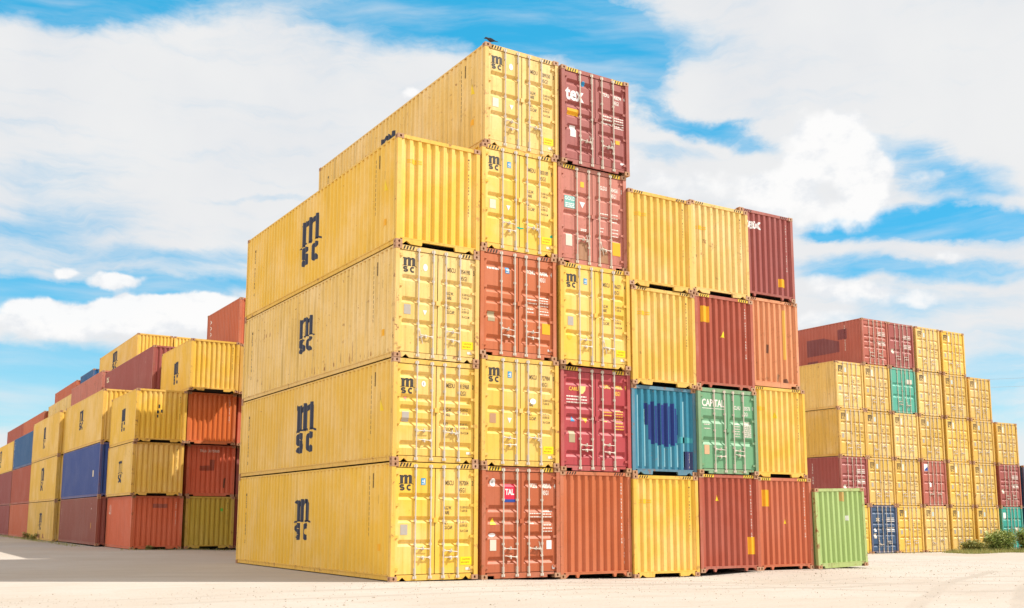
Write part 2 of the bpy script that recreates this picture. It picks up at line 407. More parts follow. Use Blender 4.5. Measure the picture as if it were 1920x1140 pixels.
def handle_mesh():
    m = MB(); y = -.008
    m.tube([(0, y+.016, 0), (.06, y-.002, 0), (.26, y-.002, -.010), (.37, y, -.016)], [.018, .012, .010, .011], 6)
    m.box(-.030, .030, y+.004, y+.035, -.035, .035)
    m.box(.16, .22, y+.006, DY+.004, -.038, .030); m.box(.175, .205, y-.014, y+.012, .0, .052)
    return m.done('handle')
def hinge_mesh():
    m = MB(); m.box(-.055, .07, .018, DY+.004, -.032, .032); m.tube([(-.03, .020, -.05), (-.03, .020, .05)], .016, 6)
    return m.done('hinge')
def gasket_backing_mesh(H):
    m = MB(); z0, z1 = door_z(H)
    m.box(.1165, W-.1165, DY+.052, DY+.058, .152, H-.1285)  # dark backing sheet: blocks light, its colour gives the shade in door gaps
    m.box(1.209, 1.229, DY+.018, DY+.051, z0, z1)
    return m.done('gasket_backing')
def roof_mesh(L, H):
    P = side_profile(L); V = []; F = []
    for y, d in P: V += [(.07, y, H-.022-d*.6), (W-.07, y, H-.022-d*.6)]
    for i in range(len(P)-1): F.append((2*i, 2*i+1, 2*i+3, 2*i+2))
    return mesh('roof_panel', V, F)
def floor_mesh(L):
    m = MB(); m.box(.055, W-.055, .12, L-.12, .13, .155)
    y = .6
    while y < L-.4: m.box(.07, W-.07, y, y+.06, .03, .13); y += .61
    return m.done('underframe')

# ------------------------------------------------------------------ shapes for writing and marks
def text_shape(s, size, sx=1.0, bold=.012, align='LEFT', line=1.0):
    key = ('txt', s, size, sx, bold, align, line)
    if key in CACHE: return CACHE[key]
    cu = bpy.data.curves.new('lettering', 'FONT'); cu.body = s; cu.size = size*1.38; cu.offset = bold*size*1.38
    cu.align_x = align; cu.space_line = line; cu.fill_mode = 'FRONT'; cu.resolution_u = 3
    o = bpy.data.objects.new('lettering', cu); me = bpy.data.meshes.new_from_object(o)
    V = [(v.co.x*sx, v.co.y) for v in me.vertices]; F = [tuple(p.vertices) for p in me.polygons]
    bpy.data.objects.remove(o); bpy.data.curves.remove(cu); bpy.data.meshes.remove(me)
    CACHE[key] = (V, F); return CACHE[key]
def stroke(pts, w):
    """ribbon of width w along a 2D polyline"""
    V = []; n = len(pts)
    for i, p in enumerate(pts):
        a = Vector(pts[max(0, i-1)]); b = Vector(pts[min(n-1, i+1)]); d = (b-a).normalized(); nx = Vector((-d.y, d.x))*w/2
        V += [(p[0]+nx.x, p[1]+nx.y), (p[0]-nx.x, p[1]-nx.y)]
    return V, [(2*i, 2*i+1, 2*i+3, 2*i+2) for i in range(n-1)]
def join(*shapes):
    V = []; F = []
    for v, f in shapes: b = len(V); V += v; F += [tuple(b+i for i in q) for q in f]
    return V, F
def poly(*pts): return list(pts), [tuple(range(len(pts)))]
def rect(x0, z0, x1, z1): return poly((x0, z0), (x1, z0), (x1, z1), (x0, z1))
def xf(shape, x, z, sx=1, sz=None, rot=0):
    sz = sx if sz is None else sz; c, s = math.cos(rot), math.sin(rot)
    return [(x+(a*sx)*c-(b*sz)*s, z+(a*sx)*s+(b*sz)*c) for a, b in shape[0]], shape[1]
def arc(cx, cy, rx, ry, a0, a1, n=10): return [(cx+rx*math.cos(math.radians(a0+(a1-a0)*i/n)), cy+ry*math.sin(math.radians(a0+(a1-a0)*i/n))) for i in range(n+1)]
def carrier_mark(tall=False):  # drawn from strokes
    """the letters m over sc, in a unit box"""
    t = .205; S = []
    for x in (.11, .41, .71): S.append(rect(x, .45, x+t, .90 if x > .2 else .97))
    S.append(poly((.04, .92), (.13, .86), (.13, .97), (.12, 1.0)))
    for x in (.30, .60): S.append(poly((x+.0, .80), (x+.10, .885), (x+.135, .90), (x+.135, 1.0), (x+.09, 1.0), (x, .92)))
    for x in (.42, .71): S.append(poly((x, .90), (x+t, .90), (x+t-.03, .965), (x+t-.09, 1.0), (x, 1.0)))
    S.append(poly((0, .395), (.34, .44), (.34, .475), (.06, .45))); S.append(rect(.385, .425, .63, .47))
    S.append(poly((.69, .425), (.87, .44), (1.02, .38), (1.04, .41), (.90, .475), (.69, .475)))
    w = .115 if not tall else .135
    a, b = .25, .745
    rx = .125
    S.append(stroke(arc(a, .265, rx, .075, 25, 270, 12)[:-1] + arc(a, .115, rx, .075, 90, -160, 12), w))
    S.append(stroke(arc(b, .19, rx+.01, .145, 50, 310, 16), w))
    return join(*S)
def vert_text(s, size, step, sx=1.0):
    """letters one under the other, reading down"""
    return join(*[xf(text_shape(ch, size, sx, .02, 'CENTER'), 0, -i*step) for i, ch in enumerate(s) if ch != ' '])
def conform(name, shape, xs, zs, pos):
    """cut a flat 2D shape at the folds xs, zs of a surface and lay it on through pos(x, z)"""
    bm = bmesh.new()
    vs = [bm.verts.new((a, b, 0)) for a, b in shape[0]]
    for f in shape[1]:
        try: bm.faces.new([vs[i] for i in f])
        except ValueError: pass
    if not bm.faces: bm.free(); return mesh(name, [], [])
    lo = [min(v.co[i] for v in bm.verts) for i in (0, 1)]; hi = [max(v.co[i] for v in bm.verts) for i in (0, 1)]
    for i, L in ((0, xs), (1, zs)):
        for c in L:
            if lo[i]+1e-4 < c < hi[i]-1e-4:
                n = Vector((1, 0, 0)) if i == 0 else Vector((0, 1, 0)); co = n*c
                bmesh.ops.bisect_plane(bm, geom=bm.verts[:]+bm.edges[:]+bm.faces[:], plane_co=co, plane_no=n, dist=1e-5)
    bmesh.ops.triangulate(bm, faces=bm.faces[:])
    for v in bm.verts: v.co = pos(v.co.x, v.co.y)
    me = bpy.data.meshes.new(name); bm.to_mesh(me); bm.free(); me.materials.append(None)
    return me
EPS = .0035
UPPER = ('sign_lettering', 'sign_band', 'sticker_symbol', 'emblem_lettering', 'note_lettering', 'emblem')
def lift(name): return EPS+(.0035 if name in UPPER else .0015 if 'sticker' in name or name == 'sign' else 0)
def on_door(name, shape, H, g):
    e = lift(name); d = door_depth(H, g); GP = groove_profile(H, g)
    xs = [a+u for a, b in LEAF for u, _ in leaf_cols(b-a)]
    return conform(name, shape, xs, [z for z, _ in GP], lambda x, z: Vector((x, DY+d(x, z)-e, z)))
def on_end(name, shape):
    e = lift(name); return conform(name, shape, [x for x, _ in EP], [], lambda x, z: Vector((x, ENDY+lerp_profile(EP, x)-e, z)))
def on_side(name, shape, L, y0):
    """u runs towards the viewer end (falling y) starting at y0"""
    e = lift(name); P = side_profile(L)
    return conform(name, shape, [y0-y for y, _ in P], [], lambda u, z: Vector((SIDEX+lerp_profile(P, y0-u)-e, y0-u, z)))

def RUNS(n, x0, x1, z0, z1):
    rr = random.Random(n); out = []
    for i in range(n):
        x = rr.uniform(x0, x1); b = rr.uniform(z0, z0+(z1-z0)*.3); t = b+abs(rr.gauss(0, .35))*(z1-z0)+.03; w = rr.uniform(.008, .03)
        out.append(poly((x, b), (x+w, b+.02), (x+w*.9, t), (x+w*.3, t+.03)))
    return join(*out)
MARK = carrier_mark(); MARKT = carrier_mark(True)
NCOUNT = [0]
def hazard(H, ink, yellow_bg, end='door', n=4):
    """diagonal stripes at both ends of the top rail"""
    y = .036 if end == 'door' else .014; z1 = H-.022; z0 = H-(.115 if end == 'door' else .092)
    V = []; F = []; bgV = []; bgF = []
    for x0 in (ink,):
        for i in range(n):
            a = x0+i*.085; b = len(V); V += [(a, y-.004, z0), (a+.04, y-.004, z0), (a+.075, y-.004, z1), (a+.035, y-.004, z1)]; F.append((b, b+1, b+2, b+3))
        b = len(bgV); bgV += [(x0-.03, y-.002, z0-.006), (x0+n*.085+.04, y-.002, z0-.006), (x0+n*.085+.04, y-.002, z1+.006), (x0-.03, y-.002, z1+.006)]; bgF.append((b, b+1, b+2, b+3))
    return mesh('hazard_stripes', V, F), mesh('hazard_patch', bgV, bgF)

def container(label, col, x, y, z, L=12.192, H=2.896, end='door', g=3, sill=None, deco=(), name='shipping_container',
              cat='container', group=None, rot=(0, 0, 0), haz=None, detail=2, far=False):
    R = root(name, (x, y, z), label, cat, group, rot)
    sill = sill or ('door_tri' if end == 'door' else 'tunnel')
    b, fm = body(col), framem(col)
    put('frame', cached(('frame', L, H, end, sill), lambda: frame_mesh(L, H, end, sill)), fm, R)
    cm = cached('casting', casting_mesh)
    for cx in (0, W-.178):
        for cy in (0, L-.162):
            for cz in (0, H-.118): put('corner_casting', cm, MC() if not far else fm, R, (cx, cy, cz))
    sm = cached(('side', L, H), lambda: side_mesh(L, H))
    sp = put('side_panel', sm, b, R); put('side_panel', sm, b, R, (W, L, 0), (0, 0, PI))
    put('roof_panel', cached(('roof', L, H), lambda: roof_mesh(L, H)), b, R)
    put('underframe', cached(('floor', L), lambda: floor_mesh(L)), MU(), R)
    put('end_panel', cached(('end', H), lambda: end_mesh(H)), b, R, (W, L, 0), (0, 0, PI))
    host = {'side': sp}
    if end == 'door':
        dm = cached(('door', H, g), lambda: door_mesh(H, g))
        rm = cached(('rod', H), lambda: rod_mesh(H, 0)); hm = cached('handle', handle_mesh)
        for k, (a, c) in enumerate(LEAF):
            D = put('door', dm, b, R, (a, 0, 0)); host['door%d' % k] = D
            for xx in ((.66, 1.085), (1.45, 1.865))[k]: put('lock_rod', rm, MS(), D, (xx-a, 0, 0))
            if detail:
                hr = random.Random(label+str(k)); q1, q2 = [hr.choice((0, 0, .05, -.06, 1.25)) for _ in (0, 1)]
                put('handle', hm, MS(), D, ((.66, 1.45)[k]-a+.02, 0, .74+hr.uniform(-.03, .05)), (0, q1, 0)); put('handle', hm, MS(), D, ((1.085, 1.865)[k]-a-.02, 0, .56+hr.uniform(-.03, .03)), (0, PI+q2, 0))
            if detail > 1:
                hg = cached('hinge', hinge_mesh); z0, z1 = door_z(H)
                for f in (.05, .35, .65, .95):
                    put('hinge', hg, fm, D, (.015 if k == 0 else c-a-.015, 0, z0+(z1-z0)*f), None, (1 if k == 0 else -1, 1, 1))
        put('gasket_backing', cached(('gasket_backing', H), lambda: gasket_backing_mesh(H)), MG(), R)
        sb = MB(); zz = 1.47*H/2.896; sb.box(1.165, 1.275, -.012+.02, DY, zz-.055, zz+.06)
        put('seal_box', cached(('seal', H), lambda: sb.done('seal_box')), b, R)
    else:
        host['end'] = put('end_panel', cached(('end', H), lambda: end_mesh(H)), b, R)
    if haz:
        for x0 in (.22, W-.22-.37):
            hm_, hb = cached(('haz', H, end, x0), lambda: hazard(H, x0, None, end))
            put('hazard_stripes', hm_, plain('stripe_black', (.03, .027, .022)), R)
            if haz == 'patch': put('hazard_patch', hb, plain('stripe_yellow', (.75, .50, .05)), R)
    for d in deco:
        surf, nm, shape, mat = d[:4]; key = d[4] if len(d) > 4 else None
        if surf == 'door':
            mk = lambda: on_door(nm, shape, H, g)
            h = host['door0' if min(v[0] for v in shape[0]) < 1.2 else 'door1']
            lx = -LEAF[0][0] if h is host['door0'] else -LEAF[1][0]
            me = cached(('deco', key, H, g), mk) if key else mk()
            put(nm, me, mat, h, (lx, 0, 0))
        elif surf == 'end': put(nm, cached(('deco', key), lambda: on_end(nm, shape)) if key else on_end(nm, shape), mat, host['end'])
        elif surf == 'side':
            y0 = d[5]
            mk = lambda: on_side(nm, shape, L, y0)
            put(nm, cached(('deco', key, L, y0), mk) if key else mk(), mat, sp)
    return R

# ------------------------------------------------------------------ ground
def ground_z(x, y):
    xs = (-40, 0, 2.5, 5, 7.5, 9.9, 12.6, 15, 18, 30, 38, 60, 400); zs = (.0, 0, -.026, -.088, -.135, -.150, -.075, -.082, -.10, -.40, -.56, -.60, -.6)
    if x <= xs[0]: g = zs[0]
    elif x >= xs[-1]: g = zs[-1]
    else:
        for i in range(len(xs)-1):
            if x <= xs[i+1]:
                t = (x-xs[i])/(xs[i+1]-xs[i]); t = t*t*(3-2*t); g = zs[i]+(zs[i+1]-zs[i])*t; break
    return g
def build_ground():
    def axis(lo, hi, step, far):
        a = []; v = lo
        while v < hi: a.append(v); v += step
        a.append(hi); s = step; v = hi; b = []
        while v < far: s *= 1.35; v += s; b.append(v)
        s = step; v = lo; c = []
        while v > -far: s *= 1.35; v -= s; c.append(v)
        return c[::-1]+a+b
    X = axis(-14, 58, .45, 2500); Y = axis(-24, 30, .45, 2500); V = []; F = []
    from mathutils import noise
    for y in Y:
        for x in X:
            z = ground_z(x, y) - .004
            free = 1.0 if y < -.6 else (max(0, min(1, (y+.0)/-.6)) if y < 0 else 0)
            if x > 18.2 and y < 18: free = 1
            z += free*(noise.noise((x*.35, y*.35, 1))*.045 + noise.noise((x*1.3, y*1.3, 5))*.014)
            V.append((x, y, z))
    n = len(X)
    for j in range(len(Y)-1):
        for i in range(n-1): a = j*n+i; F.append((a, a+1, a+n+1, a+n))
    me = mesh('ground', V, F, True); o = bpy.data.objects.new('ground', me); COL.objects.link(o); o['kind'] = 'structure'
    m = bpy.data.materials.new('sandy_gravel'); m.use_nodes = True; N = NT(m.node_tree); bs = N.n['Principled BSDF']
    tc = N.new('ShaderNodeTexCoord').outputs['Object']
    big = N.noise(tc, .18, 5, .6); mid = N.noise(N.mapping(tc, rot=(0, 0, .3), sc=(.5, 2.2, 1)), .8, 6, .65); fine = N.noise(tc, 16, 6, .7)
    vor = N.new('ShaderNodeTexVoronoi'); vor.inputs['Scale'].default_value = 22; N.l.new(tc, vor.inputs['Vector'])
    c = N.mix(N.ramp(big, .35, .68), RGB(.445, .395, .345), RGB(.48, .44, .40))
    c = N.mix(N.math('MULTIPLY', N.ramp(mid, .48, .72), .40), c, RGB(.37, .315, .255))
    c = N.mix(N.math('MULTIPLY', N.ramp(fine, .48, .72), .35), c, RGB(.29, .245, .19))
    st = N.math('MULTIPLY', N.ramp(vor.outputs['Distance'], .26, .10), N.ramp(N.noise(tc, 2.2, 4, .6), .5, .66))
    c = N.mix(N.math('MULTIPLY', st, .45), c, RGB(.24, .22, .195))
    rut = None
    for cx, cy, R_ in ((-30, -40, 52.0), (-30, -40, 53.9), (40, -60, 58.5), (40, -60, 60.3), (-4, -70, 66.2), (-4, -70, 68.0), (70, 60, 66.5), (70, 60, 68.4)):
        dv = N.new('ShaderNodeVectorMath', operation='DISTANCE', i_0=tc, i_1=(cx, cy, 0)).outputs[1]
        dd = N.math('ADD', N.math('ABSOLUTE', N.math('SUBTRACT', dv, R_)), N.math('MULTIPLY', N.math('SUBTRACT', mid, .5), .25))
        q = N.ramp(dd, .24, .10); rut = q if rut is None else N.math('MAXIMUM', rut, q)
    rut = N.math('MULTIPLY', rut, N.ramp(big, .32, .6))
    c = N.mix(N.math('MULTIPLY', rut, .5), c, RGB(.32, .28, .235))
    N.l.new(c, bs.inputs['Base Color']); bs.inputs['Roughness'].default_value = .95; bs.inputs['Specular IOR Level'].default_value = .1
    bp = N.new('ShaderNodeBump'); bp.inputs['Strength'].default_value = .55; bp.inputs['Distance'].default_value = .03
    h = N.math('ADD', N.math('MULTIPLY', fine, .6), N.math('ADD', N.math('MULTIPLY', st, .5), mid)); N.l.new(h, bp.inputs['Height']); N.l.new(bp.outputs[0], bs.inputs['Normal'])
    me.materials[0] = m
    # loose stones, one mass
    mb = MB(); rr = random.Random(3)
    for _ in range(5200):
        x = rr.uniform(-9, 34); y = -.2-abs(rr.gauss(0, 5.5))
        if x > 18.5: y = rr.uniform(-6, 17)
        elif rr.random() < .22: x = rr.uniform(-.3, 17.5); y = -rr.uniform(.0, .35)**1.3
        s = min(.05, .007+abs(rr.gauss(0, .011))); z = ground_z(x, y)
        z += noise.noise((x*.35, y*.35, 1))*.045 + noise.noise((x*1.3, y*1.3, 5))*.014
        b = len(mb.V); a0 = rr.uniform(0, 6)
        for k in range(5): mb.V.append((x+s*math.cos(a0+k*1.257)*rr.uniform(.7, 1.2), y+s*math.sin(a0+k*1.257)*rr.uniform(.7, 1.2), z-.01))
        mb.V.append((x+rr.uniform(-.3, .3)*s, y, z+s*rr.uniform(.3, .8)))
        for k in range(5): mb.F.append((b+k, b+(k+1) % 5, b+5))
    o = bpy.data.objects.new('loose_stones', mb.done('loose_stones')); COL.objects.link(o); o['kind'] = 'stuff'
    o['label'] = 'small pale stones scattered over the sandy ground'
    o.data.materials[0] = plain('stone', (.36, .31, .25), .9, .4, 3)
build_ground()

# ------------------------------------------------------------------ markings
ST = lambda n, c: plain('sticker_'+n, c, .5, .08, 8)
def T(s, size, x, z, sx=.62, bold=.012, al='LEFT', line=1.0): return xf(text_shape(s, size, sx, bold, al, line), x, z)
def D(nm, shape, mat, key=None): return ('door', nm, shape, mat, key)
def tank_id(num, H, g, mat, code='45G1', dz=0.0, key=None):
    a, b, c = num
    t = H-.55+dz
    return [D('lettering', join(T(a, .120, 1.50, t, .56, .02), T(b, .120, 1.895, t, .56, .02), T(c, .120, 2.262, t, .56, .02), T(code, .120, 1.895, t-.18, .56, .02)), mat, key)]
def data_block(H, mat, matb, dz=0.0, key=None):
    L = join(T('M.G.W.', .092, 1.455, H-1.16+dz, .58), T('TARE', .092, 1.455, H-1.28+dz, .58), T('NET', .092, 1.455, H-1.53+dz, .58), T('CU.CAP.', .092, 1.455, H-1.65+dz, .58))
    R_ = join(T('32.500 KG\n71.650 LB', .062, 1.93, H-1.13+dz), T('28.600 KG\n63.050 LB', .062, 1.93, H-1.50+dz), T('76.4 CU.M', .062, 1.93, H-1.72+dz))
    return [D('lettering', L, mat, key and key+'a'), D('lettering', R_, matb, key and key+'b')]
def door_mark(H, mat=None, big=1.0, z=None): return [D('carrier_mark', xf(MARK, .20, (H-.70) if z is None else z, .40*big, .385*big), mat or INK(), ('mk', H, big, z))]
def sticker(nm, c, x0, z0, x1, z1, key=None): return D('sticker', rect(x0, z0, x1, z1), ST(nm, c), key or (nm, x0, z0, x1, z1))
BLUE, WHITE, GREY, YEL, ORG = (.02, .28, .55), (.80, .80, .80), (.42, .38, .34), (.80, .58, .02), (.80, .40, .015)
def blue_card(x, z, s=1): return [sticker('blue', BLUE, x, z, x+.125*s, z+.17*s), D('sticker_symbol', join(stroke([(x+.03, z+.07), (x+.05, z+.13), (x+.065, z+.07)], .018), rect(x+.078, z+.05, x+.10, z+.14), rect(x+.02, z+.02, x+.105, z+.035)), ST('white', WHITE), ('bc', x, z))]
def dot(x, z, rx, rz, nm='white', c=WHITE, n=12): return D('sticker', poly(*[(x+rx*math.cos(2*PI*k/n), z+rz*math.sin(2*PI*k/n)) for k in range(n)]), ST(nm, c), ('dot', x, z, rx, nm))
def tri(x, z, w, h, nm='yellow', c=YEL, down=False, surf='door'):
    p = poly((x-w/2, z), (x+w/2, z), (x, z+h)) if not down else poly((x-w/2, z+h), (x, z), (x+w/2, z+h))
    return (surf, 'warning_sticker', p, ST(nm, c), ('tri', surf, x, z, w, down, nm))
def yellow_note(H, x0=1.95, z0=.36):
    return [sticker('bright_yellow', (.85, .66, .01), x0, z0, x0+.33, z0+.20), D('note_lettering', join(T('CAUTION', .045, x0+.05, z0+.12, .8), T('HIGH CUBE 9\'6"', .04, x0+.02, z0+.045, .62)), plain('note_print', (.38, .22, .02)), ('yn', x0, z0))]
def std_yellow(num, H=2.896, code='45G1', card='blue', key=None, g=3, mz=None, plate=(GREY), dz=0.0):
    d = door_mark(H, z=mz) + tank_id(num, H, g, INKF(), code, dz) + data_block(H, INK(), INKF(), dz if g == 5 else 0, 'db'+str(H)+str(g))
    if card == 'blue': d += blue_card(.82, H-.56+dz)
    elif card == 'white': d += [dot(.86, H-.52+dz, .065, .095)]
    elif card == 'ring': d += [dot(.86, H-.50+dz, .060, .075), D('sticker_symbol', rect(.85, H-.54+dz, .87, H-.46+dz), ST('grey_print', (.3, .3, .32)), 'ring')]
    d += [sticker('plate_'+str(round(plate[0], 2)), plate, .27, H*.385, .46, H*.385+.25)]
    if H > 2.7: d += yellow_note(H)
    d += [sticker('off_white', (.78, .74, .66), 2.10, .235, 2.24, .30)]
    return d
def rear_stack(s, mat, x=2.10, H=2.896, size=.055, step=.085, z=None):
    return ('end', 'lettering', xf(vert_text(s, size, step, .8), x, (H-.36) if z is None else z), mat, ('vt', s, x, z))
def end_cross(x, z): # small yellow sticker across the folds
    return [('end', 'sticker', join(rect(x, z, x+.15, z+.13), rect(x+.17, z+.02, x+.30, z+.05), rect(x+.17, z+.08, x+.30, z+.11), rect(x-.12, z+.02, x-.02, z+.05), rect(x-.12, z+.08, x-.02, z+.11)), ST('faded_orange', (.82, .47, .03)), ('ec', x, z))]
def end_rect(nm, c, x0, z0, x1, z1): return ('end', 'sticker', rect(x0, z0, x1, z1), ST(nm, c), ('er', nm, x0, z0))
def side_mark(L, y0, z0, w, h): return ('side', 'carrier_mark', xf(MARKT, 0, z0, w, h), INKB(), ('sm', z0, w, h), y0)
def side_small(L, s='MSCU 957004 2', sticker_z=.72, tri_z=None, H=2.896):
    out = [('side', 'lettering', xf(vert_text(s, .105, .128, .95), 0, H-.66), INK(), ('ss', s, H), L-.92),
           ('side', 'lettering', join(*[rect(-.012, z, .012, z+.09) for z in [H-.4-.13*i for i in range(12)]]), INKF(), ('s1', H), 1.42),
           ('side', 'lettering', join(rect(-.015, H-.62, .012, H-.25), rect(.34, H-1.02, .42, H-.80), rect(.36, H-1.30, .40, H-1.12)), INKF(), ('s2', H), 1.18)]
    if sticker_z is not None:
        out.append(('side', 'sticker', rect(0, sticker_z, .22, sticker_z+.17), ST('orange_yellow', ORG), ('sst', sticker_z), .88))
    if tri_z is not None:
        out.append(('side', 'warning_sticker', poly((0, tri_z), (.20, tri_z), (.12, tri_z+.32)), ST('yellow', YEL), ('stz', tri_z), .84))
    return out
def bars(x0, x1, z, n, step, h=.028):  # rows of small print too fine to read
    rr = random.Random(int(z*100)+n); out = []
    for i in range(n):
        x = x0
        while x < x1-.02:
            w = rr.uniform(.02, .09); w = min(w, x1-x); out.append(rect(x, z-i*step, x+w, z-i*step+h)); x += w+.014
    return join(*out)

# ------------------------------------------------------------------ main stack
G0 = 'containers of the tall central stack'
def C(label, col, x, y, z, **k): k.setdefault('group', G0); return container(label, col, x, y, z, **k)
z1, z2, z3 = 2.899, 5.493, 8.392
YS = 'MSCU 957004 2'
C('yellow container at ground level on the near corner, bright doors facing front', 'yellow_rich', 0, 0, 0, haz='ink', deco=std_yellow(('MSCU', '957004', '2'))+[side_mark(12.192, 6.72, .91, 1.29, 1.16)]+side_small(12.192))
C('lower yellow container with heavy ribbed doors, second from ground on the near corner', 'yellow', 0, .01, z1, H=2.591, g=5, deco=std_yellow(('MEDU', '415968', '0'), 2.591, '42G1', 'ring', g=5, mz=1.70, dz=-.12)+[side_mark(12.192, 6.86, .55, 1.67, 1.45), tri(.37, 1.52, .1, .1, 'red_white', (.75, .25, .2), True)]+side_small(12.192, 'MEDU 415968 0', None, 1.30, 2.591))
C('pale rusty yellow container with a burnt patch by its door handle, near corner', 'yellow_pale', 0, 0, z2, haz='ink', deco=std_yellow(('MSCU', '954198', '5'), card='white')+[side_mark(12.192, 6.85, .97, 1.29, 1.06), tri(.86, 1.13, .12, .13, 'white', WHITE, True)]+side_small(12.192, 'MSCU 954198 5', .62)+[('side', 'rust_runs', RUNS(31, 0, 6.6, .16, .62), paint('rust_run', (.42, .20, .07), .8, .3, .7, .6), None, 6.9), ('side', 'rust_runs', RUNS(12, 0, 4.6, 1.9, 2.35), paint('rust_run', (.42, .20, .07), .8), None, 11.6)])
C('yellow container turned with its ribbed blind end out, top of the near corner', 'yellow_rich', 0, 0, z3, end='blind', deco=[side_mark(12.192, 6.94, .79, 1.74, 1.42), rear_stack('MSCU 9671004 2 45G1', INK())]+end_cross(.42, 2.15)+side_small(12.192, 'MSCU 967100 4', .62, 1.55))
zz = [-.027+2.899*i for i in range(5)]
C('terracotta container with a red and blue square sign, ground level beside the corner', 'brick', 2.562, .025, zz[0], g=5, sill='door_box', haz='patch', deco=tank_id(('TCLU', '902512', '4'), 2.896, 5, WHT())+
  [D('sign', rect(.665, 2.04, 1.04, 2.44), ST('sign_red', (.62, .02, .06))), D('sign_band', rect(.665, 1.965, 1.04, 2.037), ST('sign_blue', (.02, .06, .30))), D('sign_lettering', T('TAL', .15, .862, 2.16, .72, .035, 'CENTER'), ST('white', WHITE)),
   dot(.36, 2.47, .085, .105), D('sticker_symbol', xf(text_shape('R', .10, .8, .01, 'CENTER'), .36, 2.42), ST('grey_print', (.3, .3, .32))), tri(.36, 1.38, .19, .18), dot(.35, 1.12, .11, .05), sticker('pale', (.66, .60, .50), .27, .72, .46, 1.0), sticker('white', WHITE, 2.02, .74, 2.18, .97), dot(2.24, .27, .05, .06),
   D('lettering', join(bars(1.46, 1.85, 1.66, 2, .09), bars(1.90, 2.20, 1.72, 3, .075), bars(1.46, 1.62, 1.40, 1, .1), bars(1.90, 2.20, 1.36, 3, .085)), WHT())])
C('yellow container with plain doors and a dark centre seam, above the terracotta one', 'yellow', 2.513, -.018, zz[1], deco=std_yellow(('MSCU', '727984', '0'), plate=(.45, .26, .15))+[tri(.88, 1.13, .13, .14, 'white', WHITE, True), dot(1.62, 1.75, .10, .08)])
C('salmon red container with heavy ribbed doors between two yellow ones', 'rust_orange', 2.477, .018, zz[2], g=5, sill='door_box', haz='ink', deco=tank_id(('TCNU', '904598', '4'), 2.896, 5, WHT())+blue_card(.80, 2.27)+
  [D('lettering', join(bars(.22, .60, 2.33, 1, .06, .05), bars(1.46, 1.85, 1.62, 2, .09), bars(1.90, 2.20, 1.70, 4, .07), bars(1.46, 1.72, 1.36, 2, .09), bars(1.90, 2.20, 1.33, 2, .08)), WHT()), sticker('olive_plate', (.40, .33, .20), .26, .92, .47, 1.18), sticker('orange_yellow', ORG, 1.98, .72, 2.24, 1.02), sticker('white', WHITE, 2.16, .25, 2.28, .31)])
C('yellow container with green streaks on its door seam, second from top', 'yellow_rich', 2.515, .031, zz[3], haz='ink', deco=std_yellow(('MEDU', '803189', '9'), plate=(.70, .62, .48))+[tri(.86, 1.13, .13, .14, 'white', WHITE, True), D('paint_splash', join(poly((1.12, .70), (1.20, .73), (1.23, .71), (1.34, .72), (1.36, .69), (1.24, .66), (1.15, .68)), poly((2.22, .62), (2.30, .66), (2.31, .58), (2.24, .56))), ST('splash_green', (.02, .36, .20)))])
C('pale yellow container crowning the stack with a bird on its corner', 'yellow_pale', 2.612, .063, zz[4], haz='ink', deco=std_yellow(('MEDU', '809150', '3'), card='white', plate=(.72, .66, .55))+[side_mark(12.192, 6.87, .98, 1.35, 1.29), tri(.88, 1.13, .13, .14, 'white', WHITE, True)]+side_small(12.192, 'MEDU 809150 3', .72, 1.62))
zz = [-.09+2.899*i for i in range(5)]
C('orange brown container with its ribbed blind end out, right of the terracotta doors', 'rust_orange', 5.064, .111, zz[0], end='blind', sill='gusset', haz='ink', deco=[rear_stack('TGHU 98256 0 45G1 CN', WHT()), rear_stack('LTTC 45 2', worn('faint_white', (.7, .6, .55), .6), 2.22, z=1.05)])
C('crimson container with yellow lettering and a leaf emblem on its doors', 'crimson', 5.09, .096, zz[1], g=5, sill='door_box', haz='patch', deco=tank_id(('CARU', '999808', '9'), 2.896, 5, YLT())+
  [D('emblem', join(poly((.62, 2.36), (.88, 2.36), (.86, 2.24), (.78, 2.15), (.68, 2.13), (.64, 2.22))), ST('pale_gold', (.85, .62, .22))), D('emblem_lettering', T('CARU', .105, .30, 2.22, .85, .02), YLT()),
   D('lettering', bars(.22, .92, 2.04, 3, .085, .035), WHT()), D('lettering', join(bars(1.46, 1.80, 1.66, 2, .09), bars(1.90, 2.20, 1.70, 4, .075), bars(1.46, 1.62, 1.40, 1, .1), bars(1.90, 2.20, 1.36, 3, .085)), YLT()),
   tri(.86, 1.33, .20, .15, 'orange_yellow', ORG, True), tri(.42, 1.36, .15, .14, 'blue', BLUE), sticker('olive_plate', (.40, .33, .20), .30, .78, .50, 1.10)])
C('yellow container with clean doors directly above the crimson one', 'yellow_rich', 5.0, -.049, zz[2], haz='ink', deco=std_yellow(('MSCU', '966271', '4'))+[dot(.33, .82, .09, .11, 'faded_orange', (.82, .50, .10))])
